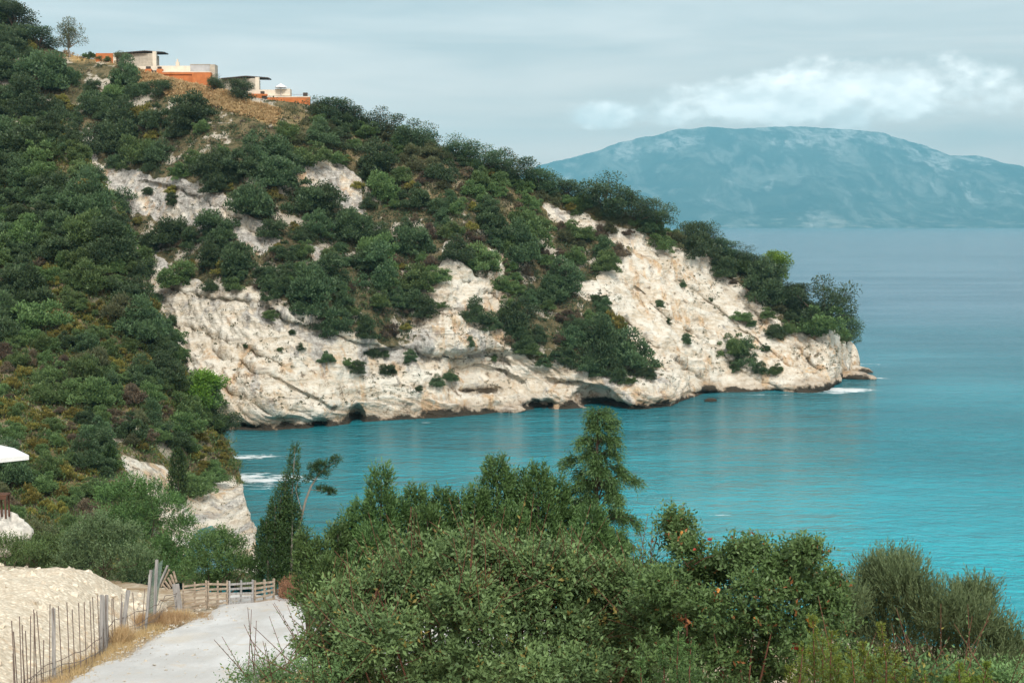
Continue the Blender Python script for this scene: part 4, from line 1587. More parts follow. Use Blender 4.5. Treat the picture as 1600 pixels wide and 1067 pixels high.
def build_stones():
    iv, jf = ico(1)
    r = np.random.default_rng(77)
    n = 2200
    X = -11.6 - 13 * r.random(n)
    Y = 27 + 22 * r.random(n)
    keep = bank_z(X, Y) > 0.2
    X, Y = X[keep], Y[keep]
    n = len(X)
    s = 0.02 + 0.13 * r.random(n) ** 5
    Z = ground_z(X, Y) + bank_z(X, Y) + s * 0.0
    q = np.stack([X, Y, np.zeros(n)], -1)
    Z = Z + fbm(q, 2.6, 4, 0.55) * 0.26 * bank_z(X, Y) / 1.2 - 0.09
    d = 1 + 0.35 * r.normal(size=(n, len(iv), 1))
    v = iv[None] * d * (s[:, None, None] * (0.7 + 0.6 * r.random((n, 1, 3))))
    v = v + np.stack([X, Y, Z], -1)[:, None]
    f = (jf[None] + (np.arange(n) * len(iv))[:, None, None]).reshape(-1, 3)
    mat = plain('pale_stone', (0.74, 0.65, 0.52), 0.95, 0.1, 0.3, 7.0, 0.3)
    me = make_mesh('gravel_stones', v.reshape(-1, 3), f, mats=[mat])
    # chips of stone strewn along the verges of the track
    k = 900
    Y2 = 27 + 22.5 * r.random(k)
    X2 = np.where(r.random(k) < 0.6, -10.9 + 0.55 * np.abs(r.normal(size=k)), -10 + 6.5 * r.random(k))
    s2 = 0.012 + 0.035 * r.random(k) ** 3
    v2 = iv[None] * (1 + 0.35 * r.normal(size=(k, len(iv), 1))) * s2[:, None, None] * np.array([1.2, 1.0, 0.6])
    v2 = v2 + np.stack([X2, Y2, ground_z(X2, Y2) + 0.055], -1)[:, None]
    f2 = (jf[None] + (np.arange(k) * len(iv))[:, None, None]).reshape(-1, 3)
    m2 = make_mesh('track_stones', v2.reshape(-1, 3), f2, mats=[plain('track_chips', (0.52, 0.46, 0.37), 0.95, 0.1, 0.35, 7.0, 0.3)])
    tag(add('track_stones', m2), 'stone chips strewn along the white track', 'stones', kind='stuff')
    tag(add('gravel_stones', me), 'loose stones lying on the gravel bank', 'stones', kind='stuff')


build_stones()


# ------------------------------------------------------------------ rocks
M_ROCK = bpy.data.materials['limestone_cliff']


def boulder(name, pos, size, seed, label, rotz=0.0, cat='rock', mat=None, group=None, crag=False):
    v, f = ico(4)
    d = 1 + 0.35 * fbm(v * 1.0 + seed, 0.9, 4, 0.55) + 0.12 * fbm(v + seed, 0.22, 3, 0.5, ridged=True)
    if crag:
        q = v + 0.25 * np.stack([fbm(v + seed, 0.6, 3, off=k_) for k_ in (1.0, 4.0, 7.0)], -1)
        d = d + 0.30 * fbm(q, 0.55, 4, 0.6, ridged=True, off=seed) - 0.10 * np.floor(3 * (v[:, 2] + 0.3 * fbm(v, 0.8, 2)))/3
    v = v * d[:, None] * np.asarray(size)
    n = len(v)
    me = make_mesh(name, v, f, attrs={'rock': np.ones(n), 'grass': np.zeros(n), 'dry': np.zeros(n), 'grey': np.full(n, 0.3), 'slip': np.zeros(n)}, smooth_shade=True, mats=[mat or M_ROCK])
    o = add(name, me, None, pos, rotz)
    tag(o, label, cat, group)
    return o


for (u, v, sx, sy, sz, rot, lab) in [
    (722, 641, 4.2, 3.0, 2.7, 0.1, 'pale rounded boulder at the waterline left of the grey boulder'),
    (752, 642, 4.6, 2.6, 1.9, -0.15, 'grey flat boulder at the waterline below the overhang'),
    (790, 643, 3.4, 2.0, 1.1, 0.0, 'low brown rock at the waterline right of the grey boulder'),
    (1328, 581, 5.2, 2.6, 1.6, -0.5, 'dark pointed reef at the tip of the cape, farther one'),
    (1330, 591, 5.4, 2.2, 1.5, -0.45, 'dark pointed reef at the tip of the cape, nearer one'),
    (1110, 627, 1.2, 0.8, 0.55, 0.2, 'small brown rock breaking the surface off the white face')]:
    c = at_z(u, v, 0.0)
    boulder('sea_rock', (c[0], c[1], 0.15), (sx, sy, sz), u * 0.37, lab, rot)


# ------------------------------------------------------------------ houses on the ridge
M_ORANGE = plain('orange_render', (0.52, 0.18, 0.065), 0.85, 0.15, 0.18, 0.8, 0.1)
M_CREAM = plain('cream_render', (0.72, 0.64, 0.52), 0.85, 0.15, 0.12, 0.8, 0.1)
M_STONE = plain('grey_stone', (0.47, 0.42, 0.34), 0.9, 0.1, 0.22, 1.6, 0.4)
M_GREYW = plain('grey_plaster', (0.42, 0.42, 0.42), 0.85, 0.15, 0.15, 0.8, 0.1)
M_ROOF = plain('dark_roof', (0.075, 0.06, 0.052), 0.8, 0.2, 0.3, 2.0, 0.2)
M_DARK = plain('dark_opening', (0.05, 0.035, 0.03), 0.6, 0.3, 0.2, 2.0, 0.1)
M_WHITE = plain('white_canvas', (0.80, 0.80, 0.79), 0.8, 0.2, 0.06, 1.5, 0.05)
M_METAL = plain('grey_metal', (0.30, 0.30, 0.31), 0.5, 0.5, 0.2, 5.0, 0.1)


def house_part(parent, name, u0, u1, v0, v1, org, D, mat, depth=3.0, front=0.0, label=None, grand=None):
    """a block of the house: photo extent (u0..u1, v0..v1) on a facade D metres away, `front` metres nearer"""
    house, terrace, block = D
    if front >= 4:
        D = terrace - (front - 5) * 0.4
    elif name in ('upper_wall', 'chimney', 'chimney_cap', 'grey_block', 'grey_block_base', 'grey_coping', 'rear_wall', 'stone_block', 'low_wall', 'rail'):
        D = block - front * 0.4
    else:
        D = house - front * 0.4
    a, b = at(u0, v1, D), at(u1, v0, D)
    if any(w in name for w in ('wall', 'pillar', 'post', 'base', 'opening', 'doorway')) and name not in ('upper_wall', 'low_wall'):
        a[2] -= 1.0      # founded in the slope
    mb = MB()
    mb.box(((a[0] + b[0]) / 2 - org[0], D + depth / 2 - org[1], (a[2] + b[2]) / 2 - org[2]), (b[0] - a[0], depth, b[2] - a[2]))
    o = mb.build(name, mat, grand or parent)
    if label:
        o['label'] = label
    return o


def roof_part(parent, u0, u1, uk, v0, vk, v1, org, D, depth, over):
    """thin mono-pitch slab seen from below, with rafters"""
    pl, pk, pr = at(u0, v0, D - over), at(uk, vk, D - over), at(u1, v1, D + depth * 0.4)
    th = 0.22
    v = []
    for q in (pl, pk, pr):
        v += [q - org]
    back = [v[0] + np.array([0.2, depth + 2 * over, 0.15]), v[1] + np.array([0.6, depth + 2 * over, 0.15]), v[2] + np.array([0, depth * 0.7, 0.05])]
    top = [v[0], v[1], v[2], back[2], back[1], back[0]]
    lo = [q - np.array([0, 0, th]) for q in top]
    vv = np.array(top + lo)
    f = [(0, 1, 4, 5), (1, 2, 3, 4), (6, 11, 10, 7), (7, 10, 9, 8)]
    for k in range(6):
        f.append((k, (k + 1) % 6, (k + 1) % 6 + 6, k + 6))
    me = make_mesh('roof', vv, np.array(f), mats=[M_ROOF])
    o = add('roof', me, parent)
    for k in range(7):
        t = 0.08 + 0.13 * k
        a = v[0] + (v[1] - v[0]) * t - np.array([0, 0.12, th + 0.10])
        mb = MB()
        mb.box((a[0], a[1] + depth * 0.5 + over, a[2]), (0.14, depth + 2 * over - 0.3, 0.16))
        mb.build('rafter', M_DARK, o)
    return o


def build_houses():
    def rows(house_u, terrace_px):
        t = max(float(on_head(u, v)[1]) for u, v in terrace_px) + 0.8
        h_ = max([float(on_head(u, np.interp(u, S_U, S_V) + 4)[1]) for u in house_u] + [t + 1.2]) + 1.0
        return h_, t, t + 1.6

    ROWS1 = rows((160, 190, 210, 240), ((232, 121), (260, 130), (290, 135), (315, 138)))
    DH = ROWS1[0]
    org = at(215, 112, DH)
    h = empty('stone_house', org)
    tag(h, 'upper orange and stone house with a dark flat roof on the ridge', 'house')
    P_ = lambda n, a, b, c, d, m, **k: house_part(h, n, a, b, c, d, org, ROWS1, m, **k)
    P_('garden_wall', 150, 177.2, 83.5, 104, M_ORANGE, depth=1.0, front=0.5)
    P_('pillar', 177.2, 181.2, 83, 108, M_CREAM, depth=1.2, front=0.8)
    P_('stone_wall', 182, 238.6, 83.5, 112, M_STONE, depth=6.0)
    P_('corner_pillar', 238.7, 243.5, 80.5, 110, M_CREAM, depth=1.0, front=0.4)
    roof_part(h, 178, 256.5, 226, 83.2, 79.2, 81.3, org, DH, 6.0, 1.0)
    P_('doorway', 181.4, 184.5, 86, 108, M_DARK, depth=0.5, front=0.25)
    P_('terrace_parapet', 212, 248, 103.5, 113, M_CREAM, depth=0.6, front=3.0)
    P_('terrace_post', 227, 236, 108, 121, M_ORANGE, depth=1.2, front=5.0)
    P_('opening', 236.1, 244.9, 110.5, 121, M_DARK, depth=0.8, front=4.4)
    P_('terrace_post', 245, 253.4, 108, 126, M_ORANGE, depth=1.2, front=5.0)
    P_('planter', 228, 234.5, 104.0, 107.9, M_ROOF, depth=0.7, front=4.7)
    P_('planter', 246, 251.5, 104.5, 107.9, M_ROOF, depth=0.7, front=4.7)
    P_('terrace_wall', 253.5, 300.4, 116.4, 140, M_ORANGE, depth=1.0, front=4.4)
    P_('terrace_ledge', 253.5, 300.4, 113.3, 116.3, M_ORANGE, depth=1.6, front=5.2)
    P_('coping', 253.5, 300.4, 112.1, 113.2, M_CREAM, depth=1.8, front=5.3)
    P_('terrace_wall', 300.5, 329, 113.4, 142, M_ORANGE, depth=2.0, front=5.4)
    P_('coping', 300.5, 329, 112.4, 113.3, M_CREAM, depth=2.1, front=5.45)
    P_('upper_wall', 246, 297.5, 103.2, 112.5, M_CREAM, depth=3.0, front=0.0)
    P_('chimney', 274.5, 279.5, 97, 103.1, M_CREAM, depth=0.7, front=-1.0)
    P_('chimney_cap', 276, 278, 92.8, 96.9, M_CREAM, depth=0.4, front=-1.1)
    P_('grey_block', 297.6, 327.5, 101.5, 113.5, M_GREYW, depth=4.0, front=0.6)
    P_('grey_block_base', 297.6, 327.5, 113.6, 120, M_CREAM, depth=4.0, front=0.7)
    P_('grey_coping', 296.8, 328.2, 100.6, 101.4, M_STONE, depth=4.3, front=0.8)
    P_('rear_wall', 327.6, 336, 101, 128, M_STONE, depth=3.0, front=0.0)

    ROWS2 = rows((346, 370, 400), ((395, 160), (430, 160), (470, 163)))
    DL = ROWS2[0]
    org2 = at(400, 152, DL)
    g = empty('stone_house', org2)
    tag(g, 'lower orange and stone house with a white parasol on its terrace', 'house')
    Q_ = lambda n, a, b, c, d, m, **k: house_part(g, n, a, b, c, d, org2, ROWS2, m, **k)
    Q_('garden_wall', 329.5, 343.4, 128, 148, M_ORANGE, depth=1.0, front=3.0)
    Q_('pillar', 343.5, 346.2, 122.5, 150, M_CREAM, depth=1.0, front=2.0)
    Q_('stone_wall', 346.3, 399, 122.5, 155, M_STONE, depth=6.0)
    Q_('corner_pillar', 399.1, 404.6, 121, 153, M_CREAM, depth=1.0, front=0.4)
    roof_part(g, 345, 419, 384, 122.3, 118.6, 121.2, org2, DL, 6.0, 1.0)
    Q_('terrace_parapet', 384, 412, 140.5, 147, M_CREAM, depth=0.6, front=3.0)
    Q_('planter', 407, 412.5, 143, 146.8, M_ROOF, depth=0.7, front=4.6)
    Q_('terrace_wall', 388, 409.0, 146.8, 166, M_ORANGE, depth=1.2, front=4.8)
    Q_('opening', 409.1, 416.9, 150, 160, M_DARK, depth=0.8, front=4.2)
    Q_('terrace_lintel', 409.1, 416.9, 147.2, 149.9, M_ORANGE, depth=1.2, front=4.7)
    Q_('terrace_wall', 417, 484, 152.4, 168, M_ORANGE, depth=1.2, front=4.6)
    Q_('coping', 417, 484, 150.8, 152.3, M_CREAM, depth=1.4, front=4.7)
    Q_('stone_block', 430, 453, 139, 150, M_CREAM, depth=2.5, front=1.0)
    Q_('low_wall', 407, 429.9, 140.5, 150, M_CREAM, depth=0.6, front=1.2)
    Q_('planter', 473.5, 480, 145, 150.7, M_ROOF, depth=0.8, front=4.2)
    Q_('rail', 455, 483, 147.6, 148.2, M_METAL, depth=0.08, front=3.0)
    # parasol standing on the lower terrace
    DP = ROWS2[1] + 0.8
    base = at(439, 150, DP)
    pu = empty('parasol', base)
    tag(pu, 'tiny white parasol on the terrace of the lower house', 'parasol')
    s = DP / FPX
    mb = MB()
    mb.tube([(0, 0, -0.4), (0, 0, 18.0 * s)], 0.06, 6)
    mb.build('pole', M_METAL, pu)
    n = 8
    rim = [(9.2 * s * math.cos(2 * math.pi * k / n), 9.2 * s * math.sin(2 * math.pi * k / n), 13.6 * s) for k in range(n)]
    apex = (0, 0, 18.8 * s)
    v = np.array(rim + [apex] + [(q[0], q[1], q[2] - 0.18) for q in rim])
    f = [(k, (k + 1) % n, 8, 8) for k in range(n)]
    tri = np.array([(k, (k + 1) % n, 8) for k in range(n)])
    me = bpy.data.meshes.new('canopy')
    me.from_pydata([tuple(q) for q in v], [], [tuple(q) for q in tri] + [(k, k + 9, (k + 1) % n + 9, (k + 1) % n) for k in range(n)])
    me.materials.append(M_WHITE)
    add('canopy', me, pu)


build_houses()


# ------------------------------------------------------------------ beach-bar parasol, table and rock at the left edge
def build_terrace():
    D = 50.0
    c = at(-52, 700, D)
    gz = float(ground_z(c[0], D)) + 0.0
    pos = at(-52, 812, D)
    MW = plain('white_boulder', (0.66, 0.62, 0.55), 0.95, 0.1, 0.35, 3.5, 0.9)
    boulder('white_rock', at(-4, 832, D - 0.2), (0.92, 0.75, 0.62), 5.5, 'white rock mound under the wooden table at the left edge', mat=MW, crag=True)
    p = empty('parasol', (c[0], D, pos[2] - 0.2))
    tag(p, 'big white square parasol cut by the left edge of the picture', 'parasol')
    zt = at(-52, 684, D)[2] - p.location.z
    zr = at(-52, 711, D)[2] - p.location.z
    mb = MB()
    mb.tube([(0, 0, -1.0), (0, 0, zt)], 0.045, 8)
    mb.build('pole', M_METAL, p)
    hw = (at(45, 706, D)[0] - c[0])
    q = 0.18
    rim = []
    for k in range(8):
        a = k * math.pi / 4 + q
        rr = hw * (1.0 if k % 2 == 0 else 0.80)
        rim.append((rr * math.cos(a - q), rr * math.sin(a - q), zr + (0 if k % 2 == 0 else 0.06)))
    verts = rim + [(0, 0, zt)] + [(a, b, zz - 0.16) for a, b, zz in rim]
    faces = [(k, (k + 1) % 8, 8) for k in range(8)]
    me = bpy.data.meshes.new('canopy')
    me.from_pydata(verts, [], faces)
    me.materials.append(M_WHITE)
    cn = add('canopy', me, p)
    me = bpy.data.meshes.new('valance')
    me.from_pydata(verts, [], [(k, k + 9, (k + 1) % 8 + 9, (k + 1) % 8) for k in range(8)])
    me.materials.append(M_WHITE)
    add('valance', me, cn)
    for k in range(8):
        mb = MB()
        mb.tube([np.array(rim[k]) * 0.97 - np.array([0, 0, 0.03]), (0, 0, zt - 0.06)], 0.014, 5)
        mb.build('rib', M_METAL, p)
    # table
    M_WOOD = plain('brown_wood', (0.115, 0.055, 0.035), 0.7, 0.3, 0.35, 5.0, 0.3, stretch=(0.2, 1, 1))
    tpos = at(1, 803, D - 0.8)
    t = empty('wooden_table', tpos)
    tag(t, 'dark brown wooden table on the white rock at the left edge', 'table')
    hz = at(1, 772, D - 0.8)[2] - tpos[2]
    for k in range(3):
        mb = MB()
        mb.box((0.0, -0.16 + 0.16 * k, hz), (0.62, 0.15, 0.045))
        mb.build('plank', M_WOOD, t)
    mb = MB()
    mb.box((0, -0.19, hz - 0.09), (0.56, 0.03, 0.12))
    mb.build('apron', M_WOOD, t)
    for sx in (-0.24, -0.02, 0.24):
        for sy in (-0.17, 0.17):
            mb = MB()
            mb.box((sx, sy, hz / 2 - 0.08), (0.055, 0.055, hz + 0.10))
            mb.build('leg', M_WOOD, t)


build_terrace()


# ------------------------------------------------------------------ stake fence along the track
M_RUST = plain('rusty_steel', (0.19, 0.14, 0.115), 0.75, 0.4, 0.4, 12.0, 0.3)
M_WIRE = plain('fence_wire', (0.16, 0.135, 0.12), 0.6, 0.5, 0.3, 12.0, 0.1)
M_GREYWOOD = plain('weathered_wood', (0.34, 0.325, 0.31), 0.9, 0.1, 0.35, 7.0, 0.5, stretch=(3, 3, 0.25))
M_PALLET = plain('pallet_wood', (0.36, 0.29, 0.22), 0.9, 0.1, 0.38, 6.0, 0.4, stretch=(0.4, 2, 2))
M_MESHG = plain('green_wire', (0.16, 0.23, 0.19), 0.6, 0.4, 0.25, 10.0, 0.1)


def build_fence():
    FX = -11.25
    def base(y):
        y = float(y)
        x = FX + 0.18 * math.sin(y * 0.9) - 0.02 * (y - 38)
        return np.array([x, y, float(ground_z(x, y)) + float(bank_z(x, y)) * 0.5 - 0.05])
    root = empty('stake_fence', base(38))
    tag(root, 'fence of thin rusty stakes and grey boards strung with wire beside the track', 'fence')
    o = np.array(root.location)
    # stakes: photo position of the top and of the height where they meet the bank
    stakes = [(8, 968), (25, 963), (48, 962), (62, 951), (79, 945), (86, 947), (102, 942), (115, 940), (131, 938), (137, 932), (148, 930), (162, 930), (171, 930), (182, 929), (193, 933), (216, 925), (2, 1020), (38, 1015), (15, 985), (33, 975), (55, 958), (70, 955), (94, 946), (108, 950), (122, 940), (156, 934), (187, 934), (208, 930), (199, 928), (222, 920), (70, 1000), (44, 985)]
    r = np.random.default_rng(5)
    tops = []
    for (u, v) in stakes:
        # stakes stand on the fence line: find y from u at the line
        rx = ray(u, 1000)[0]
        y = FX / rx
        y = float(np.clip(y, 22, 49))
        b = base(y)
        t = at(u, v, y)
        hgt = max(t[2] - b[2], 0.5)
        lean = r.normal(size=2) * 0.05
        mb = MB()
        mb.tube([(b - o) - np.array([0, 0, 0.3]), (b - o) + np.array([lean[0] * 0.5, lean[1] * 0.5, hgt * 0.5]), (b - o) + np.array([lean[0], lean[1], hgt])], 0.013, 5)
        mb.build('stake', M_RUST, root)
    for (u, v, w, lean) in [(83, 950, 0.09, 0.02), (152, 929, 0.10, 0.05), (166, 931, 0.07, -0.02), (173, 929, 0.09, 0.03), (203, 921, 0.12, 0.16), (228, 897, 0.08, 0.10), (198, 940, 0.06, 0.1)]:
        y = float(np.clip(FX / ray(u, 1000)[0], 22, 49)) + 0.1
        b = base(y)
        t = at(u, v, y)
        hgt = max(t[2] - b[2], 0.6)
        mb = MB()
        a = lean
        M_ = np.array([[math.cos(a), 0, math.sin(a)], [0, 1, 0], [-math.sin(a), 0, math.cos(a)]])
        mb.box((b - o) + np.array([0, 0, hgt / 2 - 0.1]), (w, 0.03, hgt + 0.2), M_)
        mb.build('board', M_GREYWOOD, root)
    # strands of wire sagging between the stakes
    ys = np.linspace(23, 48.5, 90)
    for k, (hh, rad, sag) in enumerate([(0.34, 0.010, 0.05), (0.12, 0.008, 0.04), (0.62, 0.012, 0.07), (0.22, 0.006, 0.03)]):
        pts = []
        for y in ys:
            b = base(y)
            s = abs(math.sin(y * 1.9 + k))
            pts.append(b - o + np.array([0.03 * math.sin(3 * y + k), 0, hh + 0.10 * math.sin(0.45 * y + k) - sag * s + (0.16 * smooth(40, 47, y))]))
        mb = MB()
        mb.tube(np.array(pts), rad, 4)
        mb.build('wire', M_WIRE if k != 2 else M_RUST, root)
    # square mesh hung low on the stakes
    mb = MB()
    for y in np.arange(30, 48.4, 0.16):
        b = base(y) - o
        mb.tube([b + np.array([0.02, 0, 0.0]), b + np.array([0.02, 0, 0.45])], 0.003, 3)
    me = mb.build('wire_mesh', M_WIRE, root)

    # tall green mesh and grey posts where the fence turns to the gate
    g = empty('mesh_fence', at_z(238, 968, 23.3))
    go = np.array(g.location)
    tag(g, 'tall green wire mesh on two grey posts between the stakes and the pallets', 'fence')
    D = float(g.location.y)
    for (ub, vb, ut, vt, w) in [(229, 968, 236, 890, 0.09), (241, 960, 245, 874, 0.10)]:
        mb = MB()
        a, b = at(ub, vb, D), at(ut, vt, D)
        mb.tube([a - go - np.array([0, 0, 0.2]), (a + b) / 2 - go, b - go], w / 2, 4)
        mb.build('post', M_GREYWOOD, g)
    mb = MB()
    for k in range(16):
        t = k / 15
        a, b = at(230 + 13 * t, 966 - 6 * t, D + 0.1), at(236 + 18 * t, 893 - 18 * t, D + 0.1)
        mb.tube([a - go, b - go], 0.008, 3)
    for k in range(18):
        t = k / 17
        a, b = at(230 + 6 * t, 966 - 74 * t, D + 0.1), at(243 + 11 * t, 958 - 83 * t, D + 0.1)
        mb.tube([a - go, b - go], 0.008, 3)
    mb.build('wire_mesh', M_MESHG, g)


build_fence()


def build_pallets():
    def pallet(ul, vl0, vl1, ur, vr0, vr1, D0, D1, nsl, lab, mat, posts=(0.0, 0.5, 1.0)):
        bl, br = at(ul, vl1, D0), at(ur, vr1, D1)
        tl, tr = at(ul, vl0, D0), at(ur, vr0, D1)
        e = empty('pallet', (bl + br) / 2)
        tag(e, lab, 'pallet', 'pallets closing the end of the track')
        o = np.array(e.location)
        ax = unit((br - bl)[None])[0]
        nrm = np.cross(ax, [0, 0, 1.0])
        nrm /= np.linalg.norm(nrm)
        r = np.random.default_rng(int(ul))
        M_ = lambda dirn, up: np.stack([dirn, np.cross(up, dirn), up], 1)
        for k in range(nsl):
            t = (k + 0.5) / nsl
            a, b = bl + (tl - bl) * t, br + (tr - br) * t
            a = a + np.array([0, 0, r.normal() * 0.008])
            b = b + np.array([0, 0, r.normal() * 0.012])
            d = unit((b - a)[None])[0]
            up = np.cross(nrm, d)
            up = up / np.linalg.norm(up) * (1 if up[2] > 0 else -1)
            mb = MB()
            mb.box((a + b) / 2 - o + nrm * 0.0, (np.linalg.norm(b - a), 0.02, 0.072), np.stack([d, np.cross(up, d), up], 1))
            mb.build('slat', mat, e)
        for t in posts:
            a, b = bl + (br - bl) * (0.02 + 0.96 * t), tl + (tr - tl) * (0.02 + 0.96 * t)
            up = unit((b - a)[None])[0]
            d = unit(np.cross(up, nrm)[None])[0]
            mb = MB()
            mb.box((a + b) / 2 - o + np.array([0, 0.055, 0]), (0.055, 0.085, np.linalg.norm(b - a) + 0.04), np.stack([d, np.cross(up, d), up], 1))
            mb.build('stringer', mat, e)

    D0 = 48.2
    pallet(285, 913, 955, 322, 908, 950, D0, D0 + 0.25, 7, 'leftmost upright pallet of the row, with closely spaced slats', M_PALLET)
    pallet(324, 909, 949, 355, 908, 946, D0 + 0.3, D0 + 0.6, 5, 'second upright pallet from the left with wide gaps', M_PALLET)
    pallet(357, 909, 947, 395, 907, 944, D0 + 0.6, D0 + 1.0, 5, 'third upright pallet with pale slats, water showing behind it', M_GREYWOOD)
    pallet(397, 908, 945, 428, 905, 938, D0 + 1.0, D0 + 1.5, 5, 'rightmost upright pallet of the row next to the dead brushwood', M_PALLET)
    # wide grey end board
    mb = MB()
    a, b = at(278, 957, D0 - 0.1), at(277, 912, D0 - 0.1)
    mb.box((a + b) / 2, (0.24, 0.035, b[2] - a[2]), np.array([[1, 0, -0.12], [0, 1, 0], [0.12, 0, 1]]))
    tag(mb.build('grey_board', M_GREYWOOD), 'wide grey board standing at the left end of the pallet row', 'board')
    # pallet tipped on its corner behind
    e = empty('tilted_pallet', at(258, 925, D0 + 0.6))
    tag(e, 'broken pallet leaning on its corner behind the grey board', 'pallet')
    o = np.array(e.location)
    p = lambda u, v, d=0.6: at(u, v, D0 + d) - o
    for (u0, v0, u1, v1, w) in [(246, 920, 262, 883, 0.085)]:
        mb = MB()
        mb.tube([p(u0, v0), p(u1, v1)], w / 2, 4)
        mb.build('stringer', M_GREYWOOD, e)
    for k in range(5):
        mb = MB()
        mb.tube([p(253 + 4.5 * k, 912 - 7 * k + 2 * k, 0.5), p(263 + 3.2 * k, 922 - 7.2 * k + 4 * k, 0.5)], 0.035, 4)
        mb.build('slat', M_PALLET, e)
    for (u0, v0, u1, v1) in [(262, 920, 271, 900), (252, 916, 265, 889)]:
        mb = MB()
        mb.tube([p(u0, v0, 0.7), p(u1, v1, 0.7)], 0.035, 4)
        mb.build('stringer', M_PALLET, e)


build_pallets()

# ------------------------------------------------------------------ foreground plants
def frame_of(d):
    ref = np.where(np.abs(d[:, 2:3]) > 0.9, np.array([[1.0, 0, 0]]), np.array([[0, 0, 1.0]]))
    a = unit(np.cross(d, ref))
    return a, np.cross(d, a)


def shoots(c, start, d, length, m, L, W, spread=0.7, droop=0.0, tint0=None, tip_light=0.25, t0=0.1, odd=0.0):
    """leafy shoots: m leaves spiralling along each"""
    r = c.r
    n = len(start)
    d = unit(d)
    a, b = frame_of(d)
    length = np.broadcast_to(np.asarray(length, float), (n,))
    ph = r.random(n) * 6.28
    base_t = r.random(n) * 0.5 if tint0 is None else tint0
    P, Dv, LL, T = [], [], [], []
    for j in range(m):
        t = t0 + (1 - t0) * (j + r.random(n) * 0.6) / m
        pos = start + d * (length * t)[:, None]
        pos[:, 2] -= droop * (length * t) ** 2
        ang = ph + j * 2.4
        side = a * np.cos(ang)[:, None] + b * np.sin(ang)[:, None]
        sp = spread * (1.1 - 0.5 * t)[:, None]
        dv = d * (1 - sp) + side * sp + 0.18 * r.normal(size=(n, 3))
        dv[:, 2] -= droop * length * t
        P.append(pos)
        Dv.append(dv)
        LL.append(L * (0.65 + 0.6 * r.random(n)) * (1.08 - 0.35 * t))
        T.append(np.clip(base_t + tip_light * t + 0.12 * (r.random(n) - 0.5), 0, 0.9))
    P, Dv, LL, T = np.concatenate(P), np.concatenate(Dv), np.concatenate(LL), np.concatenate(T)
    if odd > 0:
        k = np.tile(r.random(n) < odd, m) & (r.random(len(T)) < 0.7)
        T = np.where(k, 1.0, T)
        k2 = r.random(len(T)) < odd * 0.5
        T = np.where(k2, 1.0, T)
    c.leaf(P, Dv, LL, LL * W, tint=T)


def lobe_shoots(c, cen, rad, per, up=0.35, inner=0.45, flat=0.9):
    """shoot starts and outward directions over lobes"""
    r = c.r
    n = len(cen) * per
    k = np.repeat(np.arange(len(cen)), per)
    d = rand_dirs(r, n)
    d[:, 2] = np.where(d[:, 2] < -0.35, -d[:, 2], d[:, 2])
    s = inner + (1 - inner) * r.random(n) ** 0.7
    bump = 1 + 0.42 * pnoise(d * 2.2 + k[:, None] * 2.7)
    p = cen[k] + d * (rad[k] * s * bump)[:, None] * np.array([1, 1, flat])
    dd = unit(d + np.array([0, 0, up]) + 0.35 * rand_dirs(r, n))
    return p, dd, k, s


def limbs(mb, base, targets, r, r0=0.07, r1=0.008, seg=6):
    base = np.asarray(base, float)
    top = np.asarray(targets).mean(0)
    fork = base * 0.62 + top * 0.38
    fork[:2] = base[:2] * 0.7 + top[:2] * 0.3
    mb.tube(np.array([base - [0, 0, 0.3], base * 0.6 + fork * 0.4 + r.normal(size=3) * 0.05, fork]), [r0, r0 * 0.9, r0 * 0.75], 8)
    for t in targets:
        m1 = fork * 0.6 + t * 0.4 + r.normal(size=3) * 0.10
        m2 = fork * 0.25 + t * 0.75 + r.normal(size=3) * 0.08
        mb.tube(np.array([fork, m1, m2, t]), [r0 * 0.55, r0 * 0.4, r0 * 0.22, r1], seg)


def twigs(mb, start, d, length, rad, idx):
    for i in idx:
        a = start[i]
        b = a + unit(d[i][None])[0] * length[i]
        mb.tube(np.array([a, b]), [rad, rad * 0.5], 3)


def lobes_px(lst, D, r, jit=0.6):
    lst = np.array(lst, float)
    dep = lst[:, 3] if lst.shape[1] > 3 else D + (r.random(len(lst)) - 0.5) * 2 * jit
    cen = at(lst[:, 0], lst[:, 1], dep)
    return cen, lst[:, 2] * dep / FPX


def thing_plant(name, label, u, D, cat, group=None):
    x = ray(u, 1000)[0] * D
    e = empty(name, (x, D, float(ground_z(x, D)) - 0.05))
    tag(e, label, cat, group)
    return e, np.array(e.location)


def finish(e, o, c, leaf, mb, bark, extra=None):
    v = np.concatenate(c.v) - o
    add('crown', make_mesh('crown', v, np.concatenate(c.f), attrs={'tint': np.concatenate(c.t)}, mats=[M_LEAF[leaf]], smooth_shade=True), e)
    add('trunk', make_mesh('trunk', np.concatenate(mb.v) - o, np.concatenate(mb.f), mats=[bark], smooth_shade=True), e)


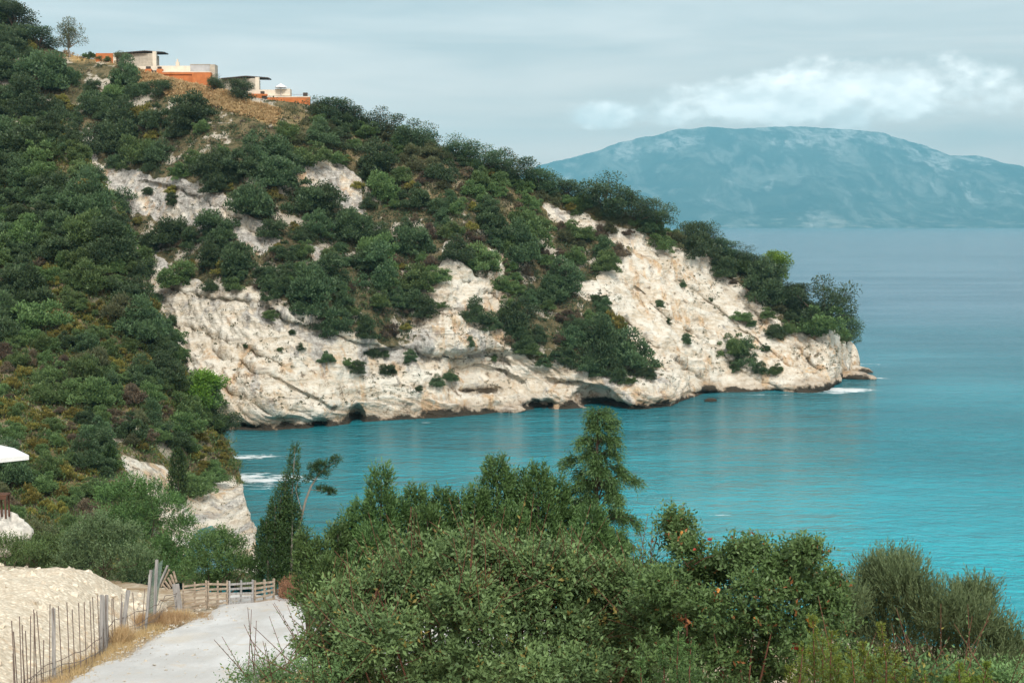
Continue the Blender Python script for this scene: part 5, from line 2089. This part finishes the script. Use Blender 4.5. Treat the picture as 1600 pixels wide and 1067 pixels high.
# --- big mastic bush, bottom centre
def mastic(name, label, lobes, D, u0, per, seed, jit=0.7, m=11, leafL=0.062):
    e, o = thing_plant(name, label, u0, D, 'bush')
    c = Crown(seed)
    cen, rad = lobes_px(lobes, D, c.r, jit)
    p, d, k, s = lobe_shoots(c, cen, rad, per, up=0.45)
    ln = 0.13 + 0.20 * c.r.random(len(p))
    long_ = (c.r.random(len(p)) > 0.94) & (d[:, 2] > 0.3)
    ln = np.where(long_, ln * 2.2, ln)
    shoots(c, p, d, ln, m, leafL * (0.75 + 0.5 * ((k * 37) % 11) / 10.0), 0.42, spread=0.70, tint0=np.clip(-0.05 + 0.42 * s + 0.25 * d[:, 2] + 0.16 * (c.r.random(len(p)) - 0.5) + 0.17 * np.sin(k * 7.1), 0, 0.72), odd=0.022)  # outer and upward shoots paler, inner darker: lit clumps painted into the tint
    mb = MB()
    limbs(mb, o, cen[::7] if len(cen) > 40 else cen[::3], c.r, 0.045)
    twigs(mb, p, d, ln * 1.15, 0.006, np.where(long_)[0][:420])
    finish(e, o, c, 'mastic', mb, M_TWIG)
    return e, o, cen, rad


def clumps(macros, D, seed, per=15, rel=0.34):
    """billowing masses: lobes spread over the front of larger rounded clumps -> (u, v, r, depth)"""
    r_ = np.random.default_rng(seed)
    out = []
    for (u, v, R_) in macros:
        Dm = D + r_.normal() * 0.45
        for _ in range(per):
            d = rand_dirs(r_, 1)[0]
            d[1] = -abs(d[1]) if r_.random() < 0.75 else d[1]
            d[2] = abs(d[2]) if r_.random() < 0.7 else d[2]
            q = 0.72 + 0.32 * r_.random()
            out.append((u + R_ * q * d[0], v - R_ * q * d[2] * 0.9, R_ * rel * (0.7 + 0.6 * r_.random()), Dm + d[1] * q * R_ * D / FPX))
        out.append((u, v, R_ * 0.75, Dm + 0.1))
    return out


L1 = clumps([(548, 985, 66), (610, 945, 58), (672, 915, 56), (738, 905, 60), (800, 915, 50), (858, 925, 58), (925, 930, 54), (985, 945, 50), (1020, 985, 44),
             (520, 1040, 44), (585, 1035, 66), (655, 1000, 62), (725, 985, 64), (795, 990, 62), (865, 1000, 62), (935, 1005, 60), (1000, 1040, 52),
             (560, 1100, 60), (640, 1085, 66), (720, 1075, 66), (800, 1080, 66), (880, 1085, 66), (955, 1090, 62)], 16.0, 91, per=13)
L1 += [(u_, v_, 46.0, 17.6) for v_ in (985, 1040, 1090) for u_ in range(560, 1040, 44)] + [(u_, 945.0, 38.0, 17.6) for u_ in range(600, 1000, 50)]
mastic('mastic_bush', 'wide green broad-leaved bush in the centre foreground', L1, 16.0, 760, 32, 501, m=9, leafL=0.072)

# small mastic sprigs at the bottom left of it
mastic('low_bush', 'low leafy sprigs in front of the dry grass at the bottom edge', [(395, 1062, 16), (425, 1066, 14), (455, 1058, 18), (490, 1062, 16), (525, 1066, 20), (440, 1085, 30), (500, 1090, 34), (380, 1080, 20)], 14.5, 455, 55, 502, jit=0.2, m=8, leafL=0.045)


mastic('low_bush', 'low leafy bush filling the bottom right corner in front of the tamarisk', [(1310 + 26 * q_, 1082 + 7 * math.sin(q_ * 2.1), 26) for q_ in range(13)], 13.2, 1450, 70, 503, jit=0.4, m=8, leafL=0.055)

# --- junipers behind it
def spire_tree(name, label, spires, D, u0, seed, leaf='juniper', per=1150, L=0.090, group=None, up=1.1, sl=0.20, bark=M_BARK, m=6, cat='tree'):
    e, o = thing_plant(name, label, u0, D, cat, group)
    c = Crown(seed)
    r = c.r
    mb = MB()
    for (ut, vt, ub, vb, wpx, dz) in spires:
        Dd = D + dz
        tip, bot = at(ut, vt, Dd), at(ub, vb, Dd)
        w = wpx * Dd / FPX
        n = int(per * max(0.35, (vb - vt) / 170.0 * wpx / 42.0))
        t = r.random(n) ** 0.75
        ang = r.random(n) * 6.28
        ax = tip + (bot - tip) * t[:, None]
        # uneven plumes round the axis
        prof = (0.10 + 0.90 * t ** 0.72) * (1 + 0.36 * pnoise(np.stack([np.cos(ang) * 1.5, np.sin(ang) * 1.5, t * 6 + seed + ut], -1)))
        rr = w * prof * (0.35 + 0.65 * r.random(n) ** 0.6)
        side = np.stack([np.cos(ang), np.sin(ang), np.zeros(n)], -1)
        p = ax + side * rr[:, None]
        d = unit(side * 0.75 + np.array([0, 0, up]) * (1.15 - 0.45 * t)[:, None] + 0.35 * rand_dirs(r, n))
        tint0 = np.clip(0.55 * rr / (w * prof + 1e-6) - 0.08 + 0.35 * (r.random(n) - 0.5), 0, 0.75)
        shoots(c, p, d, sl * (0.6 + 0.9 * r.random(n)), m, L, 0.30, spread=0.45, tint0=tint0, tip_light=0.3)
        mb.tube(np.array([[o[0] * 0.3 + bot[0] * 0.7, bot[1], bot[2] - 0.1], (bot * 0.5 + tip * 0.5), tip - (tip - bot) * 0.06]), [0.05, 0.03, 0.006], 6)
        mb.tube(np.array([o + [0, 0, -0.2], o * 0.5 + bot * 0.5, bot]), [0.10, 0.08, 0.05], 7)
    finish(e, o, c, leaf, mb, bark)
    return e


G_J = 'bushy junipers behind the foreground bush'
spire_tree('juniper_tree', 'leftmost low juniper beside the dead brushwood', [(478, 838, 480, 950, 20, 0), (500, 850, 505, 960, 28, -0.3), (528, 826, 530, 960, 34, 0.3), (512, 880, 515, 980, 36, -0.8)], 24.0, 505, 511, group=G_J)
spire_tree('juniper_tree', 'second juniper with the tallest pointed left spire', [(596, 734, 594, 940, 40, 0), (565, 790, 562, 950, 40, 0.4), (622, 782, 620, 940, 40, 0.3), (580, 830, 575, 970, 48, -0.7), (543, 812, 545, 950, 30, 0.2)], 24.5, 590, 512, group=G_J)
spire_tree('juniper_tree', 'middle juniper with a low flat spiky top', [(648, 768, 650, 930, 44, 0), (690, 772, 690, 930, 44, 0.3), (668, 800, 668, 950, 50, -0.6), (720, 782, 718, 930, 40, 0.4)], 25.0, 680, 513, group=G_J)
spire_tree('juniper_tree', 'widest juniper with several spires left of the tall drooping cypress', [(776, 722, 778, 920, 48, 0), (812, 742, 812, 920, 44, 0.4), (842, 735, 838, 920, 44, -0.2), (872, 752, 866, 930, 40, 0.3), (748, 770, 748, 930, 44, -0.3), (800, 800, 800, 950, 56, -0.8), (892, 800, 884, 940, 38, 0.2)], 25.0, 810, 514, group=G_J)
spire_tree('juniper_tree', 'low juniper at the foot of the tall drooping cypress', [(925, 800, 925, 930, 46, 0), (960, 835, 955, 950, 40, 0.3), (900, 835, 900, 950, 44, -0.4), (985, 880, 980, 970, 28, 0.2)], 23.5, 930, 515, group=G_J)


# --- tall drooping cypress
def drooping_cypress():
    D = 26.0
    e, o = thing_plant('cypress_tree', 'tall cypress with drooping branch tips rising before the turquoise bay', 938, D, 'tree')
    c = Crown(521)
    r = c.r
    mb = MB()
    tip = at(936, 640, D)
    bot = np.array([o[0], o[1], o[2]])
    trunk = np.array([bot + (tip - bot) * t + np.array([0.05 * math.sin(6 * t), 0.05 * math.cos(5 * t), 0]) for t in np.linspace(-0.03, 1, 12)])
    mb.tube(trunk, np.linspace(0.13, 0.012, 12), 8)
    H = tip[2] - bot[2]
    S, Dv, T0 = [], [], []
    for k in range(90):
        t = (k // 5 + 0.30 * r.random()) / 18 * 0.66 + 0.004      # from the tip downwards
        ang = k * 1.2566 + (k // 5) * 0.7 + r.normal() * 0.25
        ln = (0.12 + 0.60 * min(t / 0.26, 1.0) ** 0.8) * (0.45 + 0.85 * r.random())
        a = tip - (tip - bot) * t
        side = np.array([math.cos(ang), math.sin(ang), 0])
        q = np.linspace(0, 1, 7)
        pts = a + side * (ln * q)[:, None] + np.array([0, 0, 1.0]) * (ln * (0.85 * q - 0.70 * q ** 2.4))[:, None]
        mb.tube(pts, np.linspace(0.016, 0.004, 7), 4)
        n = int(22 + 150 * ln)
        s = 0.12 + 0.88 * r.random(n) ** 0.6
        p = np.stack([np.interp(s, q, pts[:, j]) for j in range(3)], -1) + r.normal(size=(n, 3)) * 0.035
        tang = side * 0.7 + np.array([0, 0, 0.30]) - np.array([0, 0, 0.95]) * s[:, None]
        S.append(p)
        Dv.append(unit(tang + 0.55 * rand_dirs(r, n)))
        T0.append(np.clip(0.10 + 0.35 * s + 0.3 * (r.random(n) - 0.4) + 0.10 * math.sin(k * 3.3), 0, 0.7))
    S, Dv, T0 = np.concatenate(S), np.concatenate(Dv), np.concatenate(T0)
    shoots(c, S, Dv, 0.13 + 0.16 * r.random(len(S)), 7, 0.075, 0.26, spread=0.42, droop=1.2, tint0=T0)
    finish(e, o, c, 'cypress', mb, M_BARK)


drooping_cypress()


# --- terebinth on the right with reddish galls
def terebinth():
    D = 15.0
    e, o = thing_plant('terebinth_bush', 'open-crowned bush with reddish galls against the bay, right of centre', 1150, D, 'bush')
    c = Crown(531)
    r = c.r
    L = [(1052, 828, 14), (1062, 850, 14), (1072, 868, 12), (1090, 900, 16), (1040, 920, 30), (1030, 960, 34), (1075, 935, 34), (1110, 915, 30), (1145, 880, 20), (1140, 905, 28), (1180, 875, 18), (1185, 905, 30), (1180, 935, 34),
         (1225, 900, 26), (1245, 880, 20), (1250, 920, 34), (1270, 950, 32), (1297, 922, 13), (1215, 945, 34), (1140, 960, 34), (1090, 975, 36), (1050, 1000, 38), (1240, 985, 38), (1290, 990, 34), (1030, 1045, 44), (1090, 1040, 40), (1130, 1050, 34),
         (1250, 1040, 44), (1200, 1065, 36), (1300, 1050, 44), (1160, 1080, 36), (1080, 1085, 40), (1105, 1005, 24), (1300, 955, 20), (1262, 873, 10), (1020, 930, 20), (1150, 1000, 30), (1185, 985, 30), (1215, 1015, 30), (1130, 1025, 30), (1175, 1045, 30), (1060, 960, 34), (1110, 965, 30), (1265, 1015, 34)]
    cen, rad = lobes_px(L, D, r, 0.8)
    p, d, k, s = lobe_shoots(c, cen, rad, 110, up=0.5, inner=0.25)
    ln = 0.12 + 0.16 * r.random(len(p))
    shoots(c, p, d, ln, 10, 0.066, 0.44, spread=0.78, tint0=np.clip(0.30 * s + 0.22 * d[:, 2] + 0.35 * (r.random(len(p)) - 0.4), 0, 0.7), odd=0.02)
    mb = MB()
    limbs(mb, o, cen[::3], r, 0.05, 0.005)
    # bare reddish twigs
    for (u0, v0, u1, v1) in [(1075, 880, 1100, 850), (1088, 868, 1105, 838), (1085, 882, 1115, 868), (1075, 885, 1060, 850), (1090, 862, 1085, 840), (1104, 850, 1112, 842)]:
        a, b = at(u0, v0, D), at(u1, v1, D)
        mb.tube(np.array([a, (a + b) / 2 + r.normal(size=3) * 0.02, b]), [0.006, 0.005, 0.003], 4)
    finish(e, o, c, 'terebinth', mb, M_TWIG)
    # galls: small crumpled red and orange clusters
    iv, jf = ico(2)
    mg = plain('red_gall', (0.33, 0.045, 0.025), 0.6, 0.3, 0.4, 30.0, 0.3)
    mo = plain('orange_gall', (0.55, 0.25, 0.06), 0.6, 0.3, 0.3, 30.0, 0.3)
    for i, (u, v, s_, mt) in enumerate([(1245, 1010, 9, mg), (1238, 1018, 7, mg), (1252, 1016, 6, mg), (1268, 975, 8, mo), (1262, 968, 6, mo), (1108, 842, 5, mg), (1122, 922, 5, mo), (1085, 858, 4, mg), (1180, 965, 5, mo), (1065, 832, 4, mo)]):
        vv = iv * (1 + 0.3 * r.normal(size=(len(iv), 1))) * s_ * 0.6 * (D - 0.6) / FPX * np.array([1, 1, 0.7 + 0.5 * r.random()])
        me = make_mesh('gall', vv, jf, mats=[mt])
        add('gall', me, e, at(u, v, D - 0.75) - o)


terebinth()


# --- feathery tamarisk at the lower right
def tamarisk():
    D = 19.0
    e, o = thing_plant('tamarisk_bush', 'feathery grey-green tamarisk at the lower right before the bay', 1440, D, 'bush')
    c = Crown(541)
    r = c.r
    L = [(1400, 905, 22), (1392, 930, 34), (1415, 935, 36), (1365, 915, 14), (1350, 950, 34), (1325, 965, 30), (1385, 970, 44), (1435, 965, 40), (1475, 975, 36), (1460, 1000, 42), (1405, 1010, 48), (1350, 1010, 44), (1505, 955, 18), (1528, 950, 20), (1520, 985, 34),
         (1545, 1010, 34), (1570, 1025, 28), (1500, 1020, 42), (1590, 1050, 26), (1555, 1060, 40), (1450, 1055, 50), (1395, 1070, 50), (1330, 1060, 44), (1510, 1075, 46), (1605, 1085, 40), (1310, 1000, 26)]
    cen, rad = lobes_px(L, D, r, 0.9)
    p, d, k, s = lobe_shoots(c, cen, rad, 260, up=1.5, inner=0.1)
    ln = 0.20 + 0.28 * r.random(len(p))
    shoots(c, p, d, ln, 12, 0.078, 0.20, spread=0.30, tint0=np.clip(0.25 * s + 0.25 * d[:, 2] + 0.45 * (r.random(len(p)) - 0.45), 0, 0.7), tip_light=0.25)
    mb = MB()
    limbs(mb, o, cen[::3], r, 0.045, 0.005)
    finish(e, o, c, 'tamarisk', mb, M_BARK)


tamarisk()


# --- yellow-green sprigs right in front
def sprig_bush(label, stems, D, u0, seed, leaf='sprig', per=26):
    e, o = thing_plant('sprig_bush', label, u0, D, 'bush', 'yellow-green sprigs along the bottom edge')
    c = Crown(seed)
    r = c.r
    mb = MB()
    for (ut, vt, ub, vb, w) in stems:
        Dd = D + r.normal() * 0.25
        tip, bot = at(ut, vt, Dd), at(ub, vb, Dd)
        mb.tube(np.array([bot - [0, 0, 0.5], (bot + tip) / 2 + r.normal(size=3) * 0.02, tip]), [0.010, 0.007, 0.003], 5)
        n = int(per * (vb - vt) / 60)
        t = r.random(n)
        p = tip + (bot - tip) * t[:, None]
        ang = r.random(n) * 6.28
        side = np.stack([np.cos(ang), np.sin(ang), np.full(n, 0.9)], -1)
        shoots(c, p, side, w * Dd / FPX * (0.25 + 0.75 * t) * (0.5 + 0.7 * r.random(n)), 9, 0.036, 0.34, spread=0.55, tint0=np.clip(0.5 - 0.3 * t + 0.4 * (r.random(n) - 0.5), 0, 0.75))
    finish(e, o, c, leaf, mb, M_TWIG)


sprig_bush('tall yellow-green sprigs in front of the tamarisk', [(1377, 975, 1385, 1100, 34), (1348, 1005, 1352, 1100, 30), (1360, 1030, 1362, 1100, 34), (1400, 1020, 1398, 1110, 34), (1330, 1015, 1335, 1110, 36), (1415, 1045, 1412, 1110, 30)], 12.5, 1370, 551, per=40)
sprig_bush('yellow-green sprigs in front of the reddish-galled bush', [(1270, 960, 1275, 1100, 38), (1285, 1000, 1290, 1110, 40), (1255, 1010, 1250, 1110, 38), (1300, 985, 1305, 1100, 34), (1310, 1030, 1312, 1110, 40), (1235, 1040, 1238, 1110, 34)], 12.8, 1275, 552, per=40)
sprig_bush('bright yellow-green sprigs near the bottom right corner', [(1498, 1036, 1500, 1110, 26), (1515, 1050, 1515, 1110, 26), (1542, 1038, 1538, 1110, 24), (1480, 1058, 1482, 1110, 22), (1445, 1052, 1447, 1110, 14), (1528, 1060, 1528, 1110, 26)], 11.5, 1510, 553, per=44)
sprig_bush('pale fine-leaved sprigs between the wide bush and the reddish-galled bush', [(1060, 985, 1062, 1100, 34), (1035, 1010, 1030, 1100, 36), (1080, 1000, 1085, 1100, 34), (1000, 1030, 1004, 1110, 36)], 12.5, 1050, 554, leaf='juniper', per=40)


# --- dark cypress behind the pallets, with one bare arm carrying tufts
def dark_cypress():
    D = 53.5
    e, o = thing_plant('cypress_tree', 'dark pointed cypress behind the pallet row with a bare arm of tufts', 440, D, 'tree')
    c = Crown(561)
    r = c.r
    mb = MB()
    for (ut, vt, ub, vb, wpx, n) in [(461, 699, 448, 905, 22, 800), (440, 765, 430, 915, 38, 1300), (416, 815, 420, 920, 32, 850), (457, 790, 455, 915, 32, 850), (446, 740, 445, 900, 20, 500), (472, 850, 468, 920, 22, 450), (430, 790, 428, 900, 26, 500)]:
        Dd = D + r.normal() * 0.3
        tip, bot = at(ut, vt, Dd), at(ub, vb, Dd)
        w = wpx * Dd / FPX
        t = r.random(n) ** 0.8
        ang = r.random(n) * 6.28
        prof = (0.16 + 0.84 * t ** 0.8) * (1 + 0.5 * pnoise(np.stack([np.cos(ang) * 1.4, np.sin(ang) * 1.4, t * 7 + ut], -1)))
        rr = w * prof * (0.4 + 0.6 * r.random(n) ** 0.6)
        side = np.stack([np.cos(ang), np.sin(ang), np.zeros(n)], -1)
        p = tip + (bot - tip) * t[:, None] + side * rr[:, None]
        d = unit(side * 0.5 + np.array([0, 0, 1.2]) + 0.4 * rand_dirs(r, n))
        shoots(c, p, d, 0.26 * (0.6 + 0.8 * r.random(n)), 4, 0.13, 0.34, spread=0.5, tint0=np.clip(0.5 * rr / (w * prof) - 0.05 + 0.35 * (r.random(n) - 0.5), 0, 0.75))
        mb.tube(np.array([o - [0, 0, 0.3], bot, (bot + tip) / 2, tip]), [0.10, 0.07, 0.04, 0.01], 6)
    arm = [at(u, v, D) for u, v in [(460, 880), (468, 820), (478, 780), (486, 760), (497, 742), (512, 728), (524, 722)]]
    mb.tube(np.array(arm), [0.05, 0.05, 0.045, 0.04, 0.03, 0.02, 0.012], 6)
    mb.tube(np.array([at(486, 765, D), at(500, 766, D), at(516, 770, D)]), [0.02, 0.015, 0.01], 5)
    mb.tube(np.array([at(472, 800, D), at(462, 765, D), at(466, 752, D)]), [0.02, 0.015, 0.01], 5)
    tufts = [(484, 752, 9), (494, 742, 11), (505, 734, 11), (516, 728, 10), (525, 720, 7), (490, 732, 8), (505, 744, 8), (500, 728, 7), (512, 769, 7), (502, 766, 7), (518, 771, 4)]
    cen, rad = lobes_px(tufts, D, r, 0.12)
    p, d, k, s = lobe_shoots(c, cen, rad, 60, up=0.3, inner=0.2, flat=0.8)
    shoots(c, p, d, 0.12 + 0.08 * r.random(len(p)), 4, 0.10, 0.36, spread=0.6, tint0=0.45 * s * r.random(len(p)))
    finish(e, o, c, 'darkcyp', mb, M_PALE)


dark_cypress()


# --- bushes behind the gravel bank
def far_bush(label, lobes, D, u0, seed, leaf='mid', per=110, L=0.13, up=1.0, name='green_bush', W=0.34):
    e, o = thing_plant(name, label, u0, D, 'bush', 'bushes behind the gravel bank')
    c = Crown(seed)
    cen, rad = lobes_px(lobes, D, c.r, 0.5)
    p, d, k, s = lobe_shoots(c, cen, rad, per, up=up, inner=0.3)
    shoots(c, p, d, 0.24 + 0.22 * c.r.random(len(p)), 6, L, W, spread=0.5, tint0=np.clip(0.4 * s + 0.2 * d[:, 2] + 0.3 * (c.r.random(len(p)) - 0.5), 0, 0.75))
    mb = MB()
    limbs(mb, o, cen[::2], c.r, 0.09, 0.01)
    finish(e, o, c, leaf, mb, M_BARK)


far_bush('large upright green bush behind the gravel bank beside the mesh posts', [(175, 785, 26), (205, 770, 26), (235, 780, 28), (265, 800, 28), (285, 830, 26), (190, 815, 34), (230, 820, 36), (270, 860, 34), (210, 850, 38), (250, 880, 36), (290, 880, 28), (225, 905, 34), (275, 905, 30), (180, 850, 30)], 57.0, 235, 571, leaf='juniper', per=230)
far_bush('rounded olive-tinted bush in front of the large upright bush', [(150, 830, 26), (125, 850, 26), (170, 845, 28), (195, 845, 26), (140, 880, 34), (180, 880, 36), (215, 880, 30), (110, 885, 26), (160, 915, 34), (205, 915, 30)], 54.5, 165, 572, leaf='tamarisk', per=190, L=0.13)
far_bush('green bush standing behind the leftmost pallets', [(320, 860, 24), (345, 850, 22), (365, 865, 22), (335, 885, 28), (365, 890, 24), (310, 895, 26), (385, 890, 14), (350, 915, 26), (320, 925, 24)], 54.0, 340, 573, leaf='juniper', per=240, L=0.12)
far_bush('low dark bush left of the rounded bush, behind the gravel crest', [(60, 860, 22), (85, 865, 24), (35, 850, 22), (100, 880, 20), (50, 885, 26), (80, 895, 26)], 56.0, 65, 574, leaf='mid', per=150)
far_bush('low bush below the white rock at the left edge', [(-35, 850, 22), (30, 848, 15), (10, 850, 24), (-15, 845, 26), (20, 875, 26), (-10, 880, 28)], 53.0, 5, 575, leaf='mid', per=150)
far_bush('yellowish low bush between the white rock and the dark bush', [(45, 830, 16), (70, 838, 18), (30, 838, 14)], 60.0, 50, 576, leaf='olive', per=90, name='dry_bush')


far_bush('small bush in front of the white rock at the left edge', [(12, 858, 16), (-10, 860, 20), (36, 862, 16), (58, 868, 16), (22, 880, 20)], 47.5, 15, 577, leaf='mid', per=120, L=0.10)


def hill_cypress(u, vb, hpx, wpx, label, seed):
    b = on_hill(u, vb)
    e = empty('cypress_tree', b)
    tag(e, label, 'tree')
    s = b[1] / FPX
    c = Crown(seed)
    r = c.r
    n = 2600
    h, w = hpx * s, wpx * s
    t = r.random(n) ** 0.9
    ang = r.random(n) * 6.28
    prof = np.clip(np.interp(t, [0, 0.15, 0.6, 1.0], [0.15, 0.75, 1.0, 0.8]) * (1 + 0.3 * pnoise(np.stack([np.cos(ang), np.sin(ang), t * 5], -1))), 0.05, None)
    rr = w * prof * (0.3 + 0.7 * r.random(n) ** 0.6)
    side = np.stack([np.cos(ang), np.sin(ang), np.zeros(n)], -1)
    p = np.array([0, 0, h]) + np.array([0, 0, -h]) * t[:, None] + side * rr[:, None]
    d = unit(side * 0.4 + np.array([0, 0, 1.0]) + 0.5 * rand_dirs(r, n))
    L = 0.42 * (0.5 + 0.8 * r.random(n))
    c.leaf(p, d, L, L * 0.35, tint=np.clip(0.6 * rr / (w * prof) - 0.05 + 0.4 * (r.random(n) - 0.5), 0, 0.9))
    add('crown', c.mesh('crown', M_LEAF['darkcyp']), e)
    mb = MB()
    mb.tube([(0, 0, -0.5), (0, 0, h * 0.6)], [0.16, 0.06], 7)
    mb.build('trunk', M_BARK, e, True)


hill_cypress(278, 785, 88, 15, 'narrow dark cypress on the near hillside above the white rock', 581)
hill_cypress(172, 735, 40, 9, 'small dark cypress at the foot of the near hillside slope', 582)


# --- dead brushwood, dry grass and weeds
def brush_pile():
    D = 50.0
    e0 = at(455, 946, D)
    r = np.random.default_rng(591)
    mb = MB()
    n = 620
    for i in range(n):
        a = r.random() * 6.28
        u = 436 + 44 * r.random()
        top = np.interp(u, [432, 445, 462, 475, 482], [915, 900, 893, 905, 935])
        v = top + (948 - top) * r.random() ** 0.8
        p = at(u, v, D + r.normal() * 0.35)
        d = unit(np.array([[r.normal() * 0.8, r.normal() * 0.4, r.normal() * 0.9 - 0.3]]))[0]
        ln = 0.14 + 0.25 * r.random()
        mb.tube(np.array([p - d * ln / 2, p + r.normal(size=3) * 0.02, p + d * ln / 2]) - e0, [0.008, 0.009, 0.004], 3)
    mat = plain('dead_brush', (0.25, 0.135, 0.08), 0.95, 0.1, 0.35, 4.0, 0.2)
    o = mb.build('brush_pile', mat, None, False, e0)
    tag(o, 'heap of dead reddish-brown brushwood at the right end of the pallets', 'brushwood')
    # the heap's packed core
    v, f = ico(4)
    d = 1 + 0.25 * fbm(v + 3, 0.5, 4, 0.6)
    core = v * d[:, None] * np.array([0.50, 0.4, 0.48])
    me = make_mesh('packed_twigs', core, f, mats=[mat])
    add('packed_twigs', me, o, tuple(at(457, 928, D + 0.25) - e0))


brush_pile()


def tufts(name, label, pts, seed, mat, blade=0.22, per=26, spread=0.09, wid=0.010):
    r = np.random.default_rng(seed)
    n = len(pts)
    base = np.repeat(pts, per, 0) + r.normal(size=(n * per, 3)) * np.array([spread, spread, 0.0])
    d = unit(np.stack([r.normal(size=n * per) * 0.38, r.normal(size=n * per) * 0.38, np.ones(n * per)], -1))
    L = blade * (0.45 + 0.9 * r.random(n * per))
    c = Crown(seed)
    c.leaf(base, d, L, wid * (0.7 + 0.6 * r.random(n * per)), tint=r.random(n * per) * 0.9, fold=0.05)
    o = add(name, c.mesh(name, mat))
    tag(o, label, 'grass', kind='stuff')


M_STRAW = M_LEAF['straw']
M_RUSSET = leaf_mat('russet_straw', (0.36, 0.20, 0.10), (0.58, 0.38, 0.22), transl=0.3, objvar=0.05)
M_WEED = leaf_mat('grey_weed', (0.16, 0.15, 0.12), (0.34, 0.32, 0.27), transl=0.1, objvar=0.05)
r = np.random.default_rng(8)


def gpts(x, y, dz=0.0):
    return np.stack([x, y, ground_z(x, y) - 0.06 + dz], -1)


yy = 26 + 21.5 * r.random(520)
xx = -11.12 + 0.22 * r.normal(size=520) + 0.25 * (r.random(520) > 0.7)
tufts('fence_grass', 'dry grass along the foot of the stake fence', gpts(xx, yy), 601, M_STRAW, 0.20, 22, 0.09)
k = 130
c0 = at_z(250, 968, 23.4)
tufts('russet_grass', 'rust-coloured dry grass below the green mesh', gpts(c0[0] + 0.55 * r.normal(size=k) * np.linspace(0.4, 1.3, k), c0[1] + 0.5 * r.normal(size=k)), 602, M_RUSSET, 0.34, 30, 0.08)
k = 60
c1 = at_z(190, 992, 24.2)
tufts('straw_clump', 'tall straw clump against the fence boards', gpts(c1[0] + 0.12 * r.normal(size=k), c1[1] + 0.25 * r.normal(size=k)), 603, M_STRAW, 0.5, 30, 0.07)
# dry grass patch to the right of the track at the bottom edge
k = 620
uu_, vv_ = 395 + 140 * r.random(k), 1040 + 60 * r.random(k)
keep = vv_ > np.interp(uu_, [395, 420, 450, 480, 540], [1075, 1052, 1045, 1032, 1035])
q = at_z(uu_[keep], vv_[keep], 25.1)
tufts('dry_grass_patch', 'patch of dry yellow grass on the right verge of the track', gpts(q[:, 0], q[:, 1], 0.03), 604, M_STRAW, 0.22, 26, 0.10)
k = 42
uu_, vv_ = 388 + 46 * r.random(k), 1046 + 14 * r.random(k)
q = at_z(uu_, vv_, 25.1)
tufts('grey_weeds', 'thin grey dead weeds at the edge of the track', gpts(q[:, 0], q[:, 1]), 605, M_WEED, 0.62, 9, 0.05, 0.012)


# low scrub on the bank falling to the bay
k = 420
xx, yy = 3.5 + 26 * r.random(k), 22 + 19 * r.random(k)
keep = (yy > 15 + 0.9 * xx) | (xx > 9)
scrub('bank_scrub', 420, gpts(xx[keep], yy[keep]), 'olive', 610, 0.42, 'low olive scrub on the bank above the bay', per=30, leaf=0.13)
